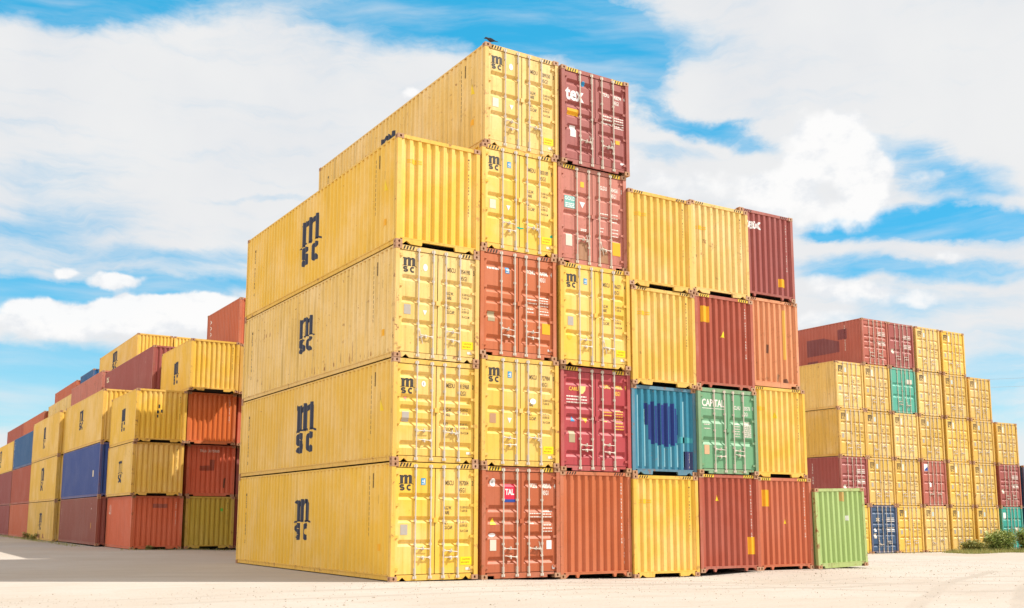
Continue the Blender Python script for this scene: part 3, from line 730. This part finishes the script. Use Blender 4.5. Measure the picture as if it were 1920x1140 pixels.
C('faded pink container with a teal square sign and rusted door bottoms', 'pink', 5.02, .066, zz[3], g=3, sill='door_box', haz='patch', deco=tank_id(('GLDU', '904561', '2'), 2.896, 3, WHT())+
  [D('sign', rect(.24, 1.62, .62, 1.98), ST('sign_teal', (.18, .46, .42))), D('sign_lettering', join(T('GOLD', .10, .43, 1.85, .95, .02, 'CENTER'), bars(.27, .59, 1.74, 3, .05)), ST('white', WHITE)), sticker('faded_orange', (.75, .33, .08), .80, 2.30, .93, 2.46), tri(.86, 1.68, .20, .18, 'white', WHITE, True),
   D('lettering', join(bars(1.46, 1.78, 1.62, 2, .1), bars(1.90, 2.15, 1.64, 3, .1), bars(1.46, 1.62, 1.18, 2, .1), bars(1.90, 2.15, 1.2, 3, .1), bars(.80, 1.02, 1.05, 2, .04)), WHT()), sticker('pale', (.66, .52, .38), .28, .52, .50, .86), sticker('orange_yellow', ORG, 1.93, .45, 2.22, .85),
   D('rust_patch', poly((.72, .17), (.74, .62), (.82, .70), (.95, .66), (1.03, .72), (1.04, .17)), paint('rust_patch', (.36, .17, .08), .9, .3, .8, .6)), D('rust_patch', poly((1.50, .17), (1.53, .60), (1.62, .66), (1.74, .55), (1.78, .17)), paint('rust_patch', (.36, .17, .08), .9, .3, .8, .6))])
C('maroon container with white serif letters on its doors, top beside the pale yellow one', 'tex', 5.107, -.006, zz[4], g=5, sill='door_box', haz='patch', deco=tank_id(('TEXU', '908294', '4'), 2.896, 5, WHT(), dz=-.06)+
  [D('lettering', xf(text_shape('tex', .42, .80, .03), .17, 1.93), ST('white', WHITE)), dot(.80, 2.50, .065, .075, 'blue', BLUE), sticker('orange_yellow', (.85, .50, .02), .22, 1.47, .62, 1.66), sticker('white_grey', (.7, .68, .66), .32, .82, .52, 1.16), sticker('orange_yellow', ORG, 1.95, .90, 2.10, 1.02), sticker('white', WHITE, 2.12, .30, 2.26, .36),
   D('lettering', join(bars(1.50, 1.82, 1.66, 3, .10, .04), bars(1.90, 2.25, 1.68, 5, .075)), WHT())])
z3c = -.141
C('yellow container with its ribbed blind end out, ground level right of the orange brown one', 'yellow_rich', 7.535, .039, z3c, end='blind', haz='ink', deco=[rear_stack('MSCU 9827604 45G1', INK())]+end_cross(.36, 2.08))
C('weathered teal container with a dark blue painted-over block on its end', 'teal', 7.55, .075, z3c+2.899, H=2.591, end='blind', sill='tunnel', deco=[
  ('end', 'paint_patch', join(*[poly((a, b0), (a+w_, b0-.01), (a+w_, t0), (a, t0-.01)) for a, w_, b0, t0 in ((.50, .10, 1.45, 2.08), (.61, .12, 1.02, 2.04), (.745, .10, .90, 2.14), (.86, .125, .93, 2.02), (1.0, .085, .88, 2.10), (1.10, .12, .90, 2.06), (1.235, .13, .84, 2.12), (1.385, .09, .92, 2.03), (1.49, .12, .88, 2.12), (1.63, .10, .96, 1.98), (1.745, .03, 1.2, 1.8))]), paint('patch_blue', (.003, .026, .20), .3, .08, .5, .8)),
  ('end', 'paint_patch', join(*[rect(a, .25, a+.075, h_) for a, h_ in ((.21, 2.3), (.46, 1.9), (.95, .85), (1.2, .8), (1.45, .84), (1.70, .9), (1.95, 2.2))]), paint('patch_pale_aqua', (.20, .46, .56), .6, .4, .5, .6)),
  ('end', 'paint_patch', rect(1.98, .18, 2.31, .72), paint('patch_navy', (.015, .03, .13), .3)), ('end', 'lettering', xf(vert_text('45G1 C', .06, .08, .8), 2.16, .62), WHT()),
  ('end', 'paint_patch', poly((1.75, .95), (2.31, .98), (2.31, 1.12), (1.80, 1.15)), paint('patch_aqua', (.05, .33, .38), .3))])
C('yellow container with an orange sticker, directly above the teal one', 'yellow', 7.552, .014, z3c+5.493, end='blind', haz='ink', deco=[rear_stack('MSCU 8093012 45G1', INK())]+end_cross(.38, 2.05))
C('pale yellow container at the left of the row of three ribbed ends on top', 'yellow', 7.463, -.02, z3c+8.392, end='blind', haz='ink', deco=[rear_stack('MSCU 8120031 7 45G1', INKF())]+end_cross(.38, 2.12))
z4c = -.054
C('dark red container with a small yellow triangle and big yellow label, ground level', 'red', 10.007, .024, z4c, end='blind', sill='gusset', haz='patch', deco=[tri(.73, 2.10, .17, .20, surf='end'), end_rect('orange_yellow', (.86, .50, .01), 1.95, .50, 2.27, 1.02), rear_stack('TTNU 982340 45G1 CN', WHT())])
C('green container with white lettering across its doors and a shiny handle row', 'green', 9.997, -.02, z4c+2.899, H=2.591, g=2, sill='door_box', deco=[
  D('lettering', join(T('CAPITAL', .215, .19, 2.03, .78, .03), rect(.20, 1.955, 1.10, 1.972)), WHT()), D('lettering', join(T('CLHU', .12, 1.50, 1.98), T('830576', .12, 1.87, 1.98), T('9', .12, 2.26, 1.98), T('42G1', .12, 1.87, 1.80)), WHT()),
  D('lettering', join(bars(1.50, 1.72, 1.52, 6, .075), bars(1.92, 2.2, 1.58, 8, .062, .04), bars(.25, .5, 1.46, 2, .12)), worn('faint_white', (.7, .6, .55), .6)), sticker('peach_plate', (.62, .38, .22), .25, .58, .45, .86)])
C('dark red container under two yellow ones, square yellow label and small triangle', 'red', 10.017, .041, z4c+5.493, end='blind', sill='gusset', haz='patch', deco=[end_rect('orange_yellow', (.86, .56, .02), .28, 2.02, .60, 2.52), tri(1.16, 1.60, .20, .20, surf='end'), rear_stack('TGHU 907711 45G1 CN', WHT())])
C('pale yellow container in the middle of the row of three ribbed ends on top', 'yellow_pale', 9.917, .036, z4c+8.392, end='blind', haz='ink', deco=[rear_stack('MSCU 8110092 45G1', INKF())]+end_cross(.34, 2.00))
z5c = -.08
C('reddish orange container at ground level on the stack\'s right end', 'red_light', 12.78, .41, z5c, end='blind', sill='gusset', haz='patch', deco=[end_rect('orange_yellow', ORG, .10+.12, 1.98, .56, 2.50), tri(1.22, 1.44, .16, .20, surf='end'), rear_stack('TRLU 716630 45G1 CN', WHT())])
C('yellow container standing on the reddish orange one, right of the green doors', 'yellow_rich', 12.714, .475, z5c+2.899, end='blind', haz='ink', deco=[rear_stack('MSCU 7782104 45G1', INK()), tri(1.06, 1.90, .16, .20, surf='end')]+end_cross(.30, 2.12))
C('peach coloured container streaked with yellow, rust holes near its bottom', 'peach', 12.517, .475, z5c+5.798, end='blind', sill='door_box', haz='ink', deco=[('end', 'paint_streak', rect(.30, 1.2, .36, 2.55), ST('streak_yellow', (.80, .50, .10))), ('end', 'paint_streak', rect(1.78, .95, 1.86, 2.60), ST('streak_yellow', (.80, .50, .10))),
  ('end', 'rust_patch', poly((1.00, 1.12), (1.07, 1.10), (1.08, 1.38), (1.02, 1.40)), paint('rust_hole', (.16, .06, .03), .9)), ('end', 'rust_patch', poly((1.38, .20), (1.50, .18), (1.56, .42), (1.46, .50), (1.40, .40)), paint('rust_patch', (.36, .17, .08), .9)), ('end', 'rust_patch', poly((1.66, .17), (1.95, .17), (1.86, .32), (1.74, .30)), paint('rust_hole', (.16, .06, .03), .9))])
C('maroon container with partly hidden white serif letters, top right of the stack', 'tex', 12.407, .434, z5c+8.697, end='blind', sill='gusset', haz='ink', deco=[('end', 'lettering', xf(text_shape('tex', .36, 1.12, .03), .20, 2.28), ST('white', WHITE)), end_rect('orange_yellow', ORG, 1.72, .46, 2.02, .74), rear_stack('TEXU 907755 45G1 CN', worn('faint_white', (.7, .6, .55), .6))])
container('lime green container leaning slightly, alone at the right end of the stack', 'lime', 15.31, .30, -.093, L=12.192, H=2.591, end='blind', sill='plain', rot=(0, -.024, .012), name='shipping_container', group=G0,
          deco=[('end', 'rust_patch', poly((1.20, 2.18), (1.42, 2.14), (1.50, 2.46), (1.22, 2.46)), paint('patch_ochre', (.50, .33, .09), .7)), dot(1.55, 1.62, .05, .07)[:0] or ('end', 'sticker', rect(1.50, 1.52, 1.60, 1.68), ST('white', WHITE), 'lw')])

# ------------------------------------------------------------------ right-hand block, doors facing
GR = 'containers of the right-hand block'
RX = [38.32, 40.84, 43.4, 46.1, 48.82, 51.68, 54.74, 57.65]; RY = [18.61, 18.63, 18.64, 18.66, 18.67, 18.76, 18.92, 18.94]
ROWS = ['y*yyyyty', 'myyry ymr', 'yyyyyyy', 'yygyyy', ' rmyy']
ROWS = [list('yn' + 'yyyytn'), list('myyryym' + 'n'), list('yyyyyyy'), list('yygyyy'), list(' rmyy')]
ORD = ['first', 'second', 'third', 'fourth', 'fifth', 'sixth', 'seventh', 'last']
LEV = ['bottom row', 'second row from the ground', 'third row from the ground', 'fourth row from the ground', 'top row']
def far_yellow(i):
    H = 2.896
    d = [D('carrier_mark', xf(MARK, .20, H-.66, .42, .40), INKF() if i % 3 else INK(), ('fm', i % 3 > 0))]
    d += [D('sticker', rect(.74, H-.72, .88, H-.32), ST('white_cream', (.80, .74, .60)), 'fs')] if i % 2 else [sticker('pale_blue', (.50, .62, .62), .80, H-.66, .96, H-.38)]
    d += [sticker('grey_plate', (.40, .37, .32), .28, 1.12, .46, 1.38)] + data_block(H, INKF(), INKF(), 0, 'far')
    return d
GY = {'y': 3, 'n': 5, 'm': 5, 'r': 3, 't': 3, 'g': 2}
NM = {'y': 'yellow', 'n': 'dark blue', 'm': 'maroon', 'r': 'red', 't': 'turquoise', 'g': 'sea green'}
CK = {'n': 'dark_blue', 'm': 'tex', 'r': 'far_red', 't': 'turquoise', 'g': 'sea_green'}
k = 0
for r, row in enumerate(ROWS):
    for i, ch in enumerate(row):
        if ch == ' ': continue
        k += 1; rr = random.Random(k*17)
        yk = ('yellow', 'yellow_dull', 'yellow_rich', 'yellow_pale')[rr.choice((0, 0, 1, 1, 2, 3))]
        pos = [c for c in range(len(row)) if row[c] == ch]
        where = LEV[r]
        if len(pos) == 1 and ch != 'y': lab = '%s container in the %s, right-hand block' % (NM[ch], where)
        else:
            q = pos.index(i); n = len(pos)
            o = 'leftmost' if q == 0 else ('rightmost' if q == n-1 else ORD[q])
            lab = '%s %s container in the %s, right-hand block' % (o, NM[ch], where)
        deco = far_yellow(k) if ch == 'y' else []
        if ch in 'mn': deco = [D('lettering', join(bars(1.5, 2.2, 2.1, 3, .1, .05), bars(1.5, 2.2, 1.5, 3, .1, .05)), WHT(), 'fb'), sticker('pale', (.66, .60, .50), .28, .9, .5, 1.2)]
        if ch == 'n' and r == 0 and i == 1: deco += [D('emblem', poly(*[(.66+(.20 if j % 2 else .09)*math.cos(j*PI/6), 2.02+(.20 if j % 2 else .09)*math.sin(j*PI/6)) for j in range(12)]), ST('cream', (.75, .66, .48)), 'star'), tri(.42, 1.30, .24, .26, 'white', WHITE)]
        if ch == 'r': deco = [D('sticker', rect(.24, 2.2, .62, 2.66), ST('white', WHITE), 'rw'), D('emblem', poly((.26, 2.22), (.60, 2.22), (.60, 2.48), (.42, 2.40), (.30, 2.30)), ST('sign_blue', (.02, .06, .30)), 'rb'), sticker('white', WHITE, .72, 1.2, .9, 1.5)]
        if ch == 't': deco = [sticker('white', WHITE, .22, 2.05, .52, 2.5), sticker('pale', (.7, .7, .65), 1.6, 1.2, 1.9, 1.5)]
        if ch == 'g': deco = [sticker('pale', (.7, .7, .65), 1.6, 1.9, 2.1, 2.2)]
        if i == 0 and ch == 'm' : deco += [('side', 'lettering', xf(vert_text('TEXU 908', .12, .16), 0, 2.4), WHT(), 'sidm', 2.2)]
        if i == 0 and ch == 'y': deco += [('side', 'lettering', join(*[rect(-.02, z, .02, z+.10) for z in [2.5-.15*j for j in range(11)]]), INKF(), 'sy', 3.9)]
        if r == 4 and ch == 'r':
            PM = paint('patch_plum', (.20, .05, .055), .1, .2)
            deco = [('side', 'paint_patch', poly((0, .95), (2.65, .98), (2.65, 1.65), (1.6, 1.95), (1.5, 2.02), (0, 2.05)), PM, 'pp1', 23.1-RY[1]), ('side', 'paint_patch', rect(0, .02+.13, .85, .62), PM, 'pp2', 23.1-RY[1]), ('side', 'paint_patch', rect(0, 1.75, .75, 2.4), PM, 'pp3', 20.6-RY[1]),
                    ('side', 'lettering', xf(vert_text('TRIU 556320', .11, .15), 0, 2.5), WHT(), 'trr', 1.4)] + [D('lettering', join(bars(1.5, 2.2, 2.1, 3, .1, .05), bars(1.5, 2.2, 1.5, 3, .1, .05)), WHT(), 'fb')]
        g = 5 if (r == 4 and ch == 'r') else GY[ch]
        if r == 4 and ch == 'm': g = 2
        container(lab, CK.get(ch, yk) if ch != 'y' else yk, RX[i]+rr.uniform(-.02, .02), RY[i]+rr.uniform(-.03, .04), -.56+2.899*r, g=g, deco=deco, group=GR, detail=1, far=False,
                  sill='door_tri' if ch == 'y' else 'door_box')

# ------------------------------------------------------------------ left-hand block
GL = 'containers of the left-hand block'
def K(label, col, x, y, z, L=12.192, H=2.591, end='blind', **k): return container(label, col, x, y, z, L=L, H=H, end=end, group=GL, detail=1, **k)
S20 = 6.058
def smk(L, H, y0, z0, w, h): return [('side', 'carrier_mark', xf(MARKT, 0, z0, w, h), INKB(), ('sm', z0, w, h), y0)]
h1, h2, h3, h4 = 2.594, 5.188, 7.782, 10.376
K('short orange red container at ground level, left-hand block, white letters on its side', 'orange_red', .10, 29.2, 0, L=S20, sill='tunnel', deco=[rear_stack('TGHU 4482 22G1', WHT(), H=2.591), ('side', 'lettering', join(rect(0, 1.72, .10, 2.15), rect(.30, 1.68, .40, 2.2), rect(.15, 1.72, .25, 1.80), rect(.45, 1.7, .55, 2.15)), WHT(), 'wl', 5.5), ('end', 'paint_patch', rect(1.0, 2.0, 1.7, 2.2), paint('patch_dark_red', (.30, .06, .03), .3), 'pdr')])
K('short yellow container with shaded ribs, on top of the orange red one', 'yellow', -.05, 28.9, h1, L=S20, deco=smk(S20, 0, 3.25, .68, .95, 1.10)+[rear_stack('MSCU 3301 22G1', INK(), H=2.591)])
K('short yellow container with brown marks high on its half shaded end', 'yellow_rich', -.05, 28.7, h2, L=S20, deco=smk(S20, 0, 3.35, .70, .95, 1.12)+[rear_stack('MSCU 3350 22G1', INK(), H=2.591), ('end', 'paint_patch', join(rect(1.06, 1.66, 1.14, 1.84), rect(1.0, 1.4, 1.1, 1.55), rect(1.18, 1.45, 1.28, 1.6), rect(1.02, 1.2, 1.08, 1.34)), INK(), 'bm')])
K('short olive yellow container at ground level, left-hand block, right of orange red', 'olive', 2.70, 29.3, 0, L=S20, deco=[rear_stack('MSCU 2201 22G1', INK(), H=2.591), ('end', 'sticker', rect(1.75, 1.86, 1.87, 2.0), ST('leaf_green', (.10, .42, .05)), 'lg')])
K('short signal red container with a dark stain and pale number row', 'signal_red', 2.65, 29.3, h1, L=S20, sill='door_box', deco=[('end', 'lettering', T('TRLU 3175980', .13, .62, 2.22, .9), WHT(), 'tn'), ('end', 'paint_patch', poly((.65, 1.28), (1.38, 1.30), (1.40, 1.85), (1.15, 1.85), (1.15, 1.55), (.66, 1.52)), paint('patch_dark_red', (.30, .06, .03), .3), 'pd2'), ('end', 'rust_patch', poly((1.86, .45), (1.96, .40), (2.0, .95), (1.88, .90)), paint('rust_hole', (.16, .06, .03), .9), 'rh')])
K('short orange container with deep ribs under the yellow one, left-hand block', 'orange', 2.45, 28.8, h2, L=S20, sill='door_box', deco=[rear_stack('TGHU 2250 22G1', WHT(), H=2.591)])
K('short bright yellow container fully sunlit, beneath the red one with wavy letters', 'yellow_rich', 2.30, 28.1, h3, L=S20, deco=smk(S20, 0, 3.4, .62, 1.05, 1.12)+[rear_stack('MSCU 3377 22G1', INK(), H=2.591)])
K('maroon container in shade at ground level, beside the olive yellow one', 'maroon', 5.20, 29.5, 0, L=S20)
K('maroon container in shade, second from ground beside the signal red one', 'maroon', 5.20, 29.4, h1, L=S20)
K('red container seen as a narrow strip right of the orange one', 'signal_red', 5.05, 29.0, h2, L=S20)
K('amber yellow container seen as a narrow strip right of the bright yellow one', 'yellow_dull', 4.90, 28.5, h3, L=S20)
K('short red container with white wavy lettering down its side, topmost of the left-hand block', 'red_light', 4.98, 29.16, h4, L=S20, deco=[('side', 'lettering', join(stroke([(.05, 2.2), (.20, 2.1), (.0, 1.9), (.22, 1.75), (.02, 1.55), (.22, 1.4), (.0, 1.2), (.2, 1.0), (.02, .8), (.2, .6), (.05, .35)], .07)), WHT(), 'wv', 5.5), ('side', 'sticker', rect(0, 1.55, .12, 1.75), ST('orange_yellow', ORG), 'wo', .9)])
b1, b2, b3 = .05, 2.644, 5.543
K('long brown red container at ground level, left-hand block, left of orange red', 'brown', -.39, 35.3, b1, deco=[('side', 'lettering', xf(vert_text('TGHU 7790214', .12, .15), 0, 2.1), WHT(), 'br', 11.6), ('side', 'sticker', rect(0, .9, .2, 1.2), ST('orange_yellow', ORG), 'bo', 1.7), ('side', 'lettering', xf(vert_text('45G1', .12, .15), 0, 2.2), WHT(), 'br2', 1.7), ('end', 'sticker', rect(.9, 1.3, 1.3, 1.7), ST('orange_yellow', ORG), 'be')])
K('long navy blue container on the brown red one, scratched side', 'navy', -.39, 35.3, b2, H=2.896, deco=[('side', 'sticker', rect(0, 1.1, .35, 1.45), ST('cream', (.75, .66, .48)), 'ns', 1.9)])
K('long yellow container on top of the navy blue one', 'yellow', -.39, 35.3, b3, H=2.896, deco=smk(12.192, 0, 7.1, 1.12, 1.30, 1.14))
K('long maroon container lying across the top of the yellow ones, left-hand block', 'tex', 2.10, 35.3, 8.455, L=13.6, deco=[('side', 'lettering', xf(vert_text('TRIU 5563', .13, .17), 0, 2.3), WHT(), 'mm', 1.9), ('side', 'lettering', T('tex', .45, 0, 1.9, .8, .03), ST('cream', (.75, .66, .48)), 'mt', 13.0)])
K('faded maroon container with an orange edge, behind the long maroon one', 'pink', 1.98, 49.3, 8.43, H=2.896, L=12.1)
c1_, c2_, c3_ = .0, 2.594, 5.493
K('dull yellow container with weeds and rust at its foot, ground level far left', 'yellow_dull', -.62, 48.3, c1_, deco=smk(12.192, 0, 6.45, .72, 1.30, 1.12)+[('side', 'rust_patch', join(poly((0, .16), (1.6, .16), (1.3, .5), (.9, .35), (.5, .62), (.2, .3)), poly((2.6, .16), (3.4, .16), (3.1, .4), (2.8, .55))), paint('rust_patch', (.36, .17, .08), .9), 'fr', 7.2)])
K('middle yellow container of the three stacked left of the navy blue one', 'yellow', -.62, 48.3, c2_, H=2.896, deco=smk(12.192, 0, 6.95, .78, 1.54, 1.55))
K('sunlit yellow container standing on two yellow ones, far left', 'yellow', -.62, 48.3, c3_, H=2.896, deco=smk(12.192, 0, 6.95, .80, 1.20, 1.45))
K('light red container at ground level, far left beside the weedy yellow one', 'red_light', -.45, 61.3, 0)
K('brownish red container below the blue one, far left', 'red', -.45, 61.3, 2.594, H=2.896)
K('steel blue container with white vertical lettering, far left', 'steel_blue', -.45, 61.3, 5.493, deco=[('side', 'lettering', xf(vert_text('TGBU 5521340', .14, .175), 0, 2.2), WHT(), 'sb', 11.8)])
K('dark maroon container at ground level on the photo\'s left edge', 'maroon', -.40, 74.3, 0)
K('dark maroon container second from ground on the photo\'s left edge', 'maroon', -.40, 74.3, 2.594, H=2.896)
K('yellow container cut by the photo\'s left edge, above two maroon ones', 'yellow_rich', -.40, 74.3, 5.493, deco=smk(12.192, 0, 10.5, .62, 1.7, 1.55))
K('pale yellow container under a red one, far behind on the left', 'yellow_pale', 2.05, 61.6, 8.45, L=11.9)
K('red container nearest of the two in line above the steel blue one', 'red_light', 1.85, 74.4, 8.2, L=13.6)
K('red container farthest of the two in line above the steel blue one', 'red', 1.9, 88.6, 8.25, L=13.6)
K('red container standing highest at the far left, left of the blue corner', 'red_light', 4.25, 73.9, 11.05)
K('small blue corner of a container behind the yellow top one, left-hand block', 'steel_blue', 4.5, 67.5, 11.3, L=S20)
K('large yellow container high at the back of the left-hand block, with dark letters', 'yellow', 4.45, 50.9, 11.46, L=13.716, H=2.896, deco=smk(13.716, 0, 8.6, 1.25, 1.9, 1.35))
K('yellow container with an orange corner post, next to the large one at the back', 'yellow_rich', 6.98, 50.95, 11.46, L=13.716, H=2.896)
# unseen row added behind the tall stack to shade the left-hand block
for (x, y, n, H) in ((4.62, 13.5, 5, 2.591), (7.12, 14.3, 4, 2.591), (9.62, 14.3, 4, 2.591), (12.12, 14.3, 4, 2.591)):
    for i in range(n):
        container('unseen container added behind the tall central stack to cast shade', ('red', 'yellow', 'maroon', 'brown', 'yellow')[(i+int(x)) % 5], x, y, ground_z(x, y)+i*(H+.003), H=H, end='blind', group='unseen containers added behind the tall stack for shade', detail=0, far=True)
# the stacks those upper ones stand on (hidden behind the front columns)
rr = random.Random(5)
for (x, y, top, L) in ((2.10, 35.3, 8.45, 12.192), (2.0, 49.3, 8.42, 12.1), (2.05, 61.6, 8.44, 11.9), (1.87, 74.4, 8.19, 12.192), (1.9, 88.6, 8.24, 12.192), (4.55, 50.9, 11.45, 12.192), (6.98, 50.95, 11.45, 12.192), (4.5, 67.5, 11.29, S20), (4.25, 73.9, 11.04, 12.192)):
    n = 3 if top < 9 else 4; z = 0.0; H = top/n-.003
    for i in range(n):
        container('container buried in the left-hand block beneath the ones on top', rr.choice(('red', 'maroon', 'yellow', 'brown')), x, y, z, L=L, H=round(H, 3), end='blind', group='hidden containers of the left-hand block', detail=0, far=True); z += top/n

# ------------------------------------------------------------------ bird on the top corner
def bird():
    R = root('bird', (2.80, .13, 14.470), 'small dark bird perched on the top corner of the tallest yellow container', 'bird', rot=(0, 0, PI-YAW))
    st = [(.178, .150, .002, .002), (.160, .153, .007, .006), (.145, .158, .014, .014), (.130, .163, .023, .025), (.108, .165, .027, .029), (.085, .156, .026, .028), (.055, .134, .038, .040), (.01, .108, .050, .052), (-.04, .090, .046, .042), (-.085, .078, .031, .025), (-.12, .070, .020, .011), (-.17, .060, .022, .006), (-.215, .050, .024, .004)]
    m = MB(); n = 12; rings = []
    for x, z, a, b in st:
        rings.append(len(m.V)); m.V += [(x, a*math.cos(2*PI*k/n), z+b*math.sin(2*PI*k/n)) for k in range(n)]
    for p, q in zip(rings, rings[1:]):
        for k in range(n): m.F.append((p+k, q+k, q+(k+1) % n, p+(k+1) % n))
    m.F.append(tuple(rings[-1]+k for k in range(n)))
    for s in (-1, 1):
        m.tube([(-.005, .018*s, .065), (.002, .018*s, .035), (-.004, .020*s, .006)], [.008, .0035, .003], 6)
        for dx, dy in ((.03, 0), (.025, .012), (.025, -.012), (-.018, 0)): m.tube([(-.004, .020*s, .005), (-.004+dx, .020*s+dy, .003)], .0028, 5)
    put('body', m.done('body', True), plain('dark_plumage', (.035, .035, .045), .6, .5, 40), R)
    for s in (-1, 1):
        w = MB(); pts = [(.05, .140), (.0, .150), (-.06, .125), (-.12, .088), (-.165, .066), (-.10, .072), (-.03, .075), (.03, .095)]
        b = 0; k = len(pts)
        w.V = [(x, s*(.047 if -.07 < x < .04 else .034 if x > -.13 else .016), z) for x, z in pts]+[(x, s*(.040 if -.07 < x < .04 else .026 if x > -.13 else .010), z) for x, z in pts]
        w.F = [tuple(range(k)), tuple(range(2*k-1, k-1, -1))]+[(i, (i+1) % k, k+(i+1) % k, k+i) for i in range(k)]
        put('wing', w.done('wing'), plain('wing_feathers', (.055, .052, .06), .6, .5, 60), R)
bird()

# ------------------------------------------------------------------ plants
def leafmat(name, a, b):
    if name in MATS: return MATS[name]
    m = bpy.data.materials.new(name); m.use_nodes = True; N = NT(m.node_tree); bs = N.n['Principled BSDF']
    tc = N.new('ShaderNodeTexCoord').outputs['Object']
    N.l.new(N.mix(N.ramp(N.noise(tc, 3.5, 4, .7), .35, .65), RGB(*a), RGB(*b)), bs.inputs['Base Color'])
    bs.inputs['Roughness'].default_value = .6; bs.inputs['Subsurface Weight'].default_value = 0
    MATS[name] = m; return m
def plant(label, cat, x, y, rx, ry, h, n, blade, mat, seed, name='bush', group=None, lean=.4):
    rr = random.Random(seed); z = ground_z(x, y)
    R = root(name, (x, y, z), label, cat, group)
    st = MB(); lf = MB()
    ns = max(5, n//45)
    for i in range(ns):
        a = rr.uniform(0, 2*PI); q = math.sqrt(rr.random())*.55; bx, by = rx*q*math.cos(a), ry*q*math.sin(a)
        hh = h*rr.uniform(.55, 1.08)*(1-.35*q); tx, ty = bx*(1+lean)+rr.uniform(-.2, .2)*rx, by*(1+lean)+rr.uniform(-.2, .2)*ry
        pts = [(bx, by, -.03), (bx*.8+tx*.2, by*.8+ty*.2, hh*.4), (bx*.4+tx*.6, by*.4+ty*.6, hh*.75), (tx, ty, hh)]
        st.tube(pts, [.012, .009, .006, .002], 4)
        for j in range(n//ns):
            t = rr.uniform(.08, 1.0); k = min(2, int(t*3)); u = t*3-k
            p = Vector(pts[k]).lerp(Vector(pts[k+1]), u)
            an = rr.uniform(0, 2*PI); l = blade*rr.uniform(.6, 1.4); w = l*rr.uniform(.10, .24)
            d = Vector((math.cos(an), math.sin(an), rr.uniform(-.1, 1.3))).normalized(); sd = d.cross(Vector((0, 0, 1))).normalized()*w
            p = p + Vector((math.cos(an), math.sin(an), 0))*rr.uniform(0, .10)*rx
            mid = p+d*l*.5+Vector((0, 0, -.02*l)); tip = p+d*l+Vector((0, 0, -.25*l))
            b = len(lf.V); lf.V += [tuple(p), tuple(mid+sd), tuple(tip), tuple(mid-sd)]; lf.F.append((b, b+1, b+2, b+3))
    put('stems', st.done('stems'), plain('stem', (.14, .12, .05), .8), R); put('foliage', lf.done('foliage'), mat, R)
GB = leafmat('bush_leaves', (.20, .30, .07), (.44, .48, .16)); GW = leafmat('weed_leaves', (.20, .25, .06), (.44, .40, .14))
plant('tall leafy green bush in front of the yellow doors, right-hand block', 'bush', 51.2, 17.0, 1.6, .9, 1.45, 4200, .24, GB, 1)
plant('green bush in front of the turquoise container, right edge', 'bush', 54.4, 16.6, 1.8, .9, 1.7, 4600, .24, GB, 2)
plant('low sprawling bush left of the tall leafy one', 'bush', 48.8, 17.2, 1.3, .7, .75, 2600, .2, GW, 3)
plant('small weed under the dark letters of the ground-level yellow container, far left', 'weed', -1.0, 54.2, .45, .3, .45, 300, .14, GW, 4, 'weed')
plant('small weed at the rusty corner of the ground-level yellow container, far left', 'weed', -1.0, 58.2, .4, .3, .6, 300, .14, GW, 5, 'weed')
plant('small yellowish weed against the shaded end of the orange red container', 'weed', .95, 28.95, .28, .15, .25, 160, .10, GW, 6, 'weed')
def grass():
    rr = random.Random(9); m = MB()
    zones = [((46.0, 56), (15.6, 17.6), 5200, .30), ((-1.4, -.7), (36, 74), 900, .16), ((-.5, 5), (28.3, 29.0), 260, .12), ((34, 46), (17.6, 18.4), 260, .12)]
    for (x0, x1), (y0, y1), n, h in zones:
        for _ in range(n):
            x = rr.uniform(x0, x1); y = rr.uniform(y0, y1); a = rr.uniform(0, 2*PI); l = h*rr.uniform(.4, 1.2); w = .012
            dx, dy = math.cos(a)*w, math.sin(a)*w; lx, ly = rr.uniform(-.4, .4)*l, rr.uniform(-.4, .4)*l; z = ground_z(x, y)-.02
            b = len(m.V); m.V += [(x-dx, y-dy, z), (x+dx, y+dy, z), (x+lx, y+ly, z+l)]; m.F.append((b, b+1, b+2))
    o = bpy.data.objects.new('grass', m.done('grass')); COL.objects.link(o); o.data.materials[0] = GW; o['kind'] = 'stuff'
    o['label'] = 'thin dry grass along the foot of the container blocks'
grass()

# ------------------------------------------------------------------ two overhead cables far behind the right-hand block
for (za, zb, lab) in ((16.2, 14.8, 'lower overhead cable crossing the sky beyond the right-hand block'), (17.0, 15.75, 'upper overhead cable crossing the sky beyond the right-hand block')):
    m = MB(); A = Vector((82, 62, za+.2)); B = Vector((100, 8, zb-.4)); pts = []
    for i in range(25):
        t = i/24; p = A.lerp(B, t); p.z -= 1.2*4*t*(1-t)*.3; pts.append(tuple(p))
    m.tube(pts, .012, 5); o = bpy.data.objects.new('overhead_cable', m.done('overhead_cable')); COL.objects.link(o)
    o.data.materials[0] = plain('cable_grey', (.42, .43, .45), .6); tag(o, lab, 'cable', 'overhead cables')
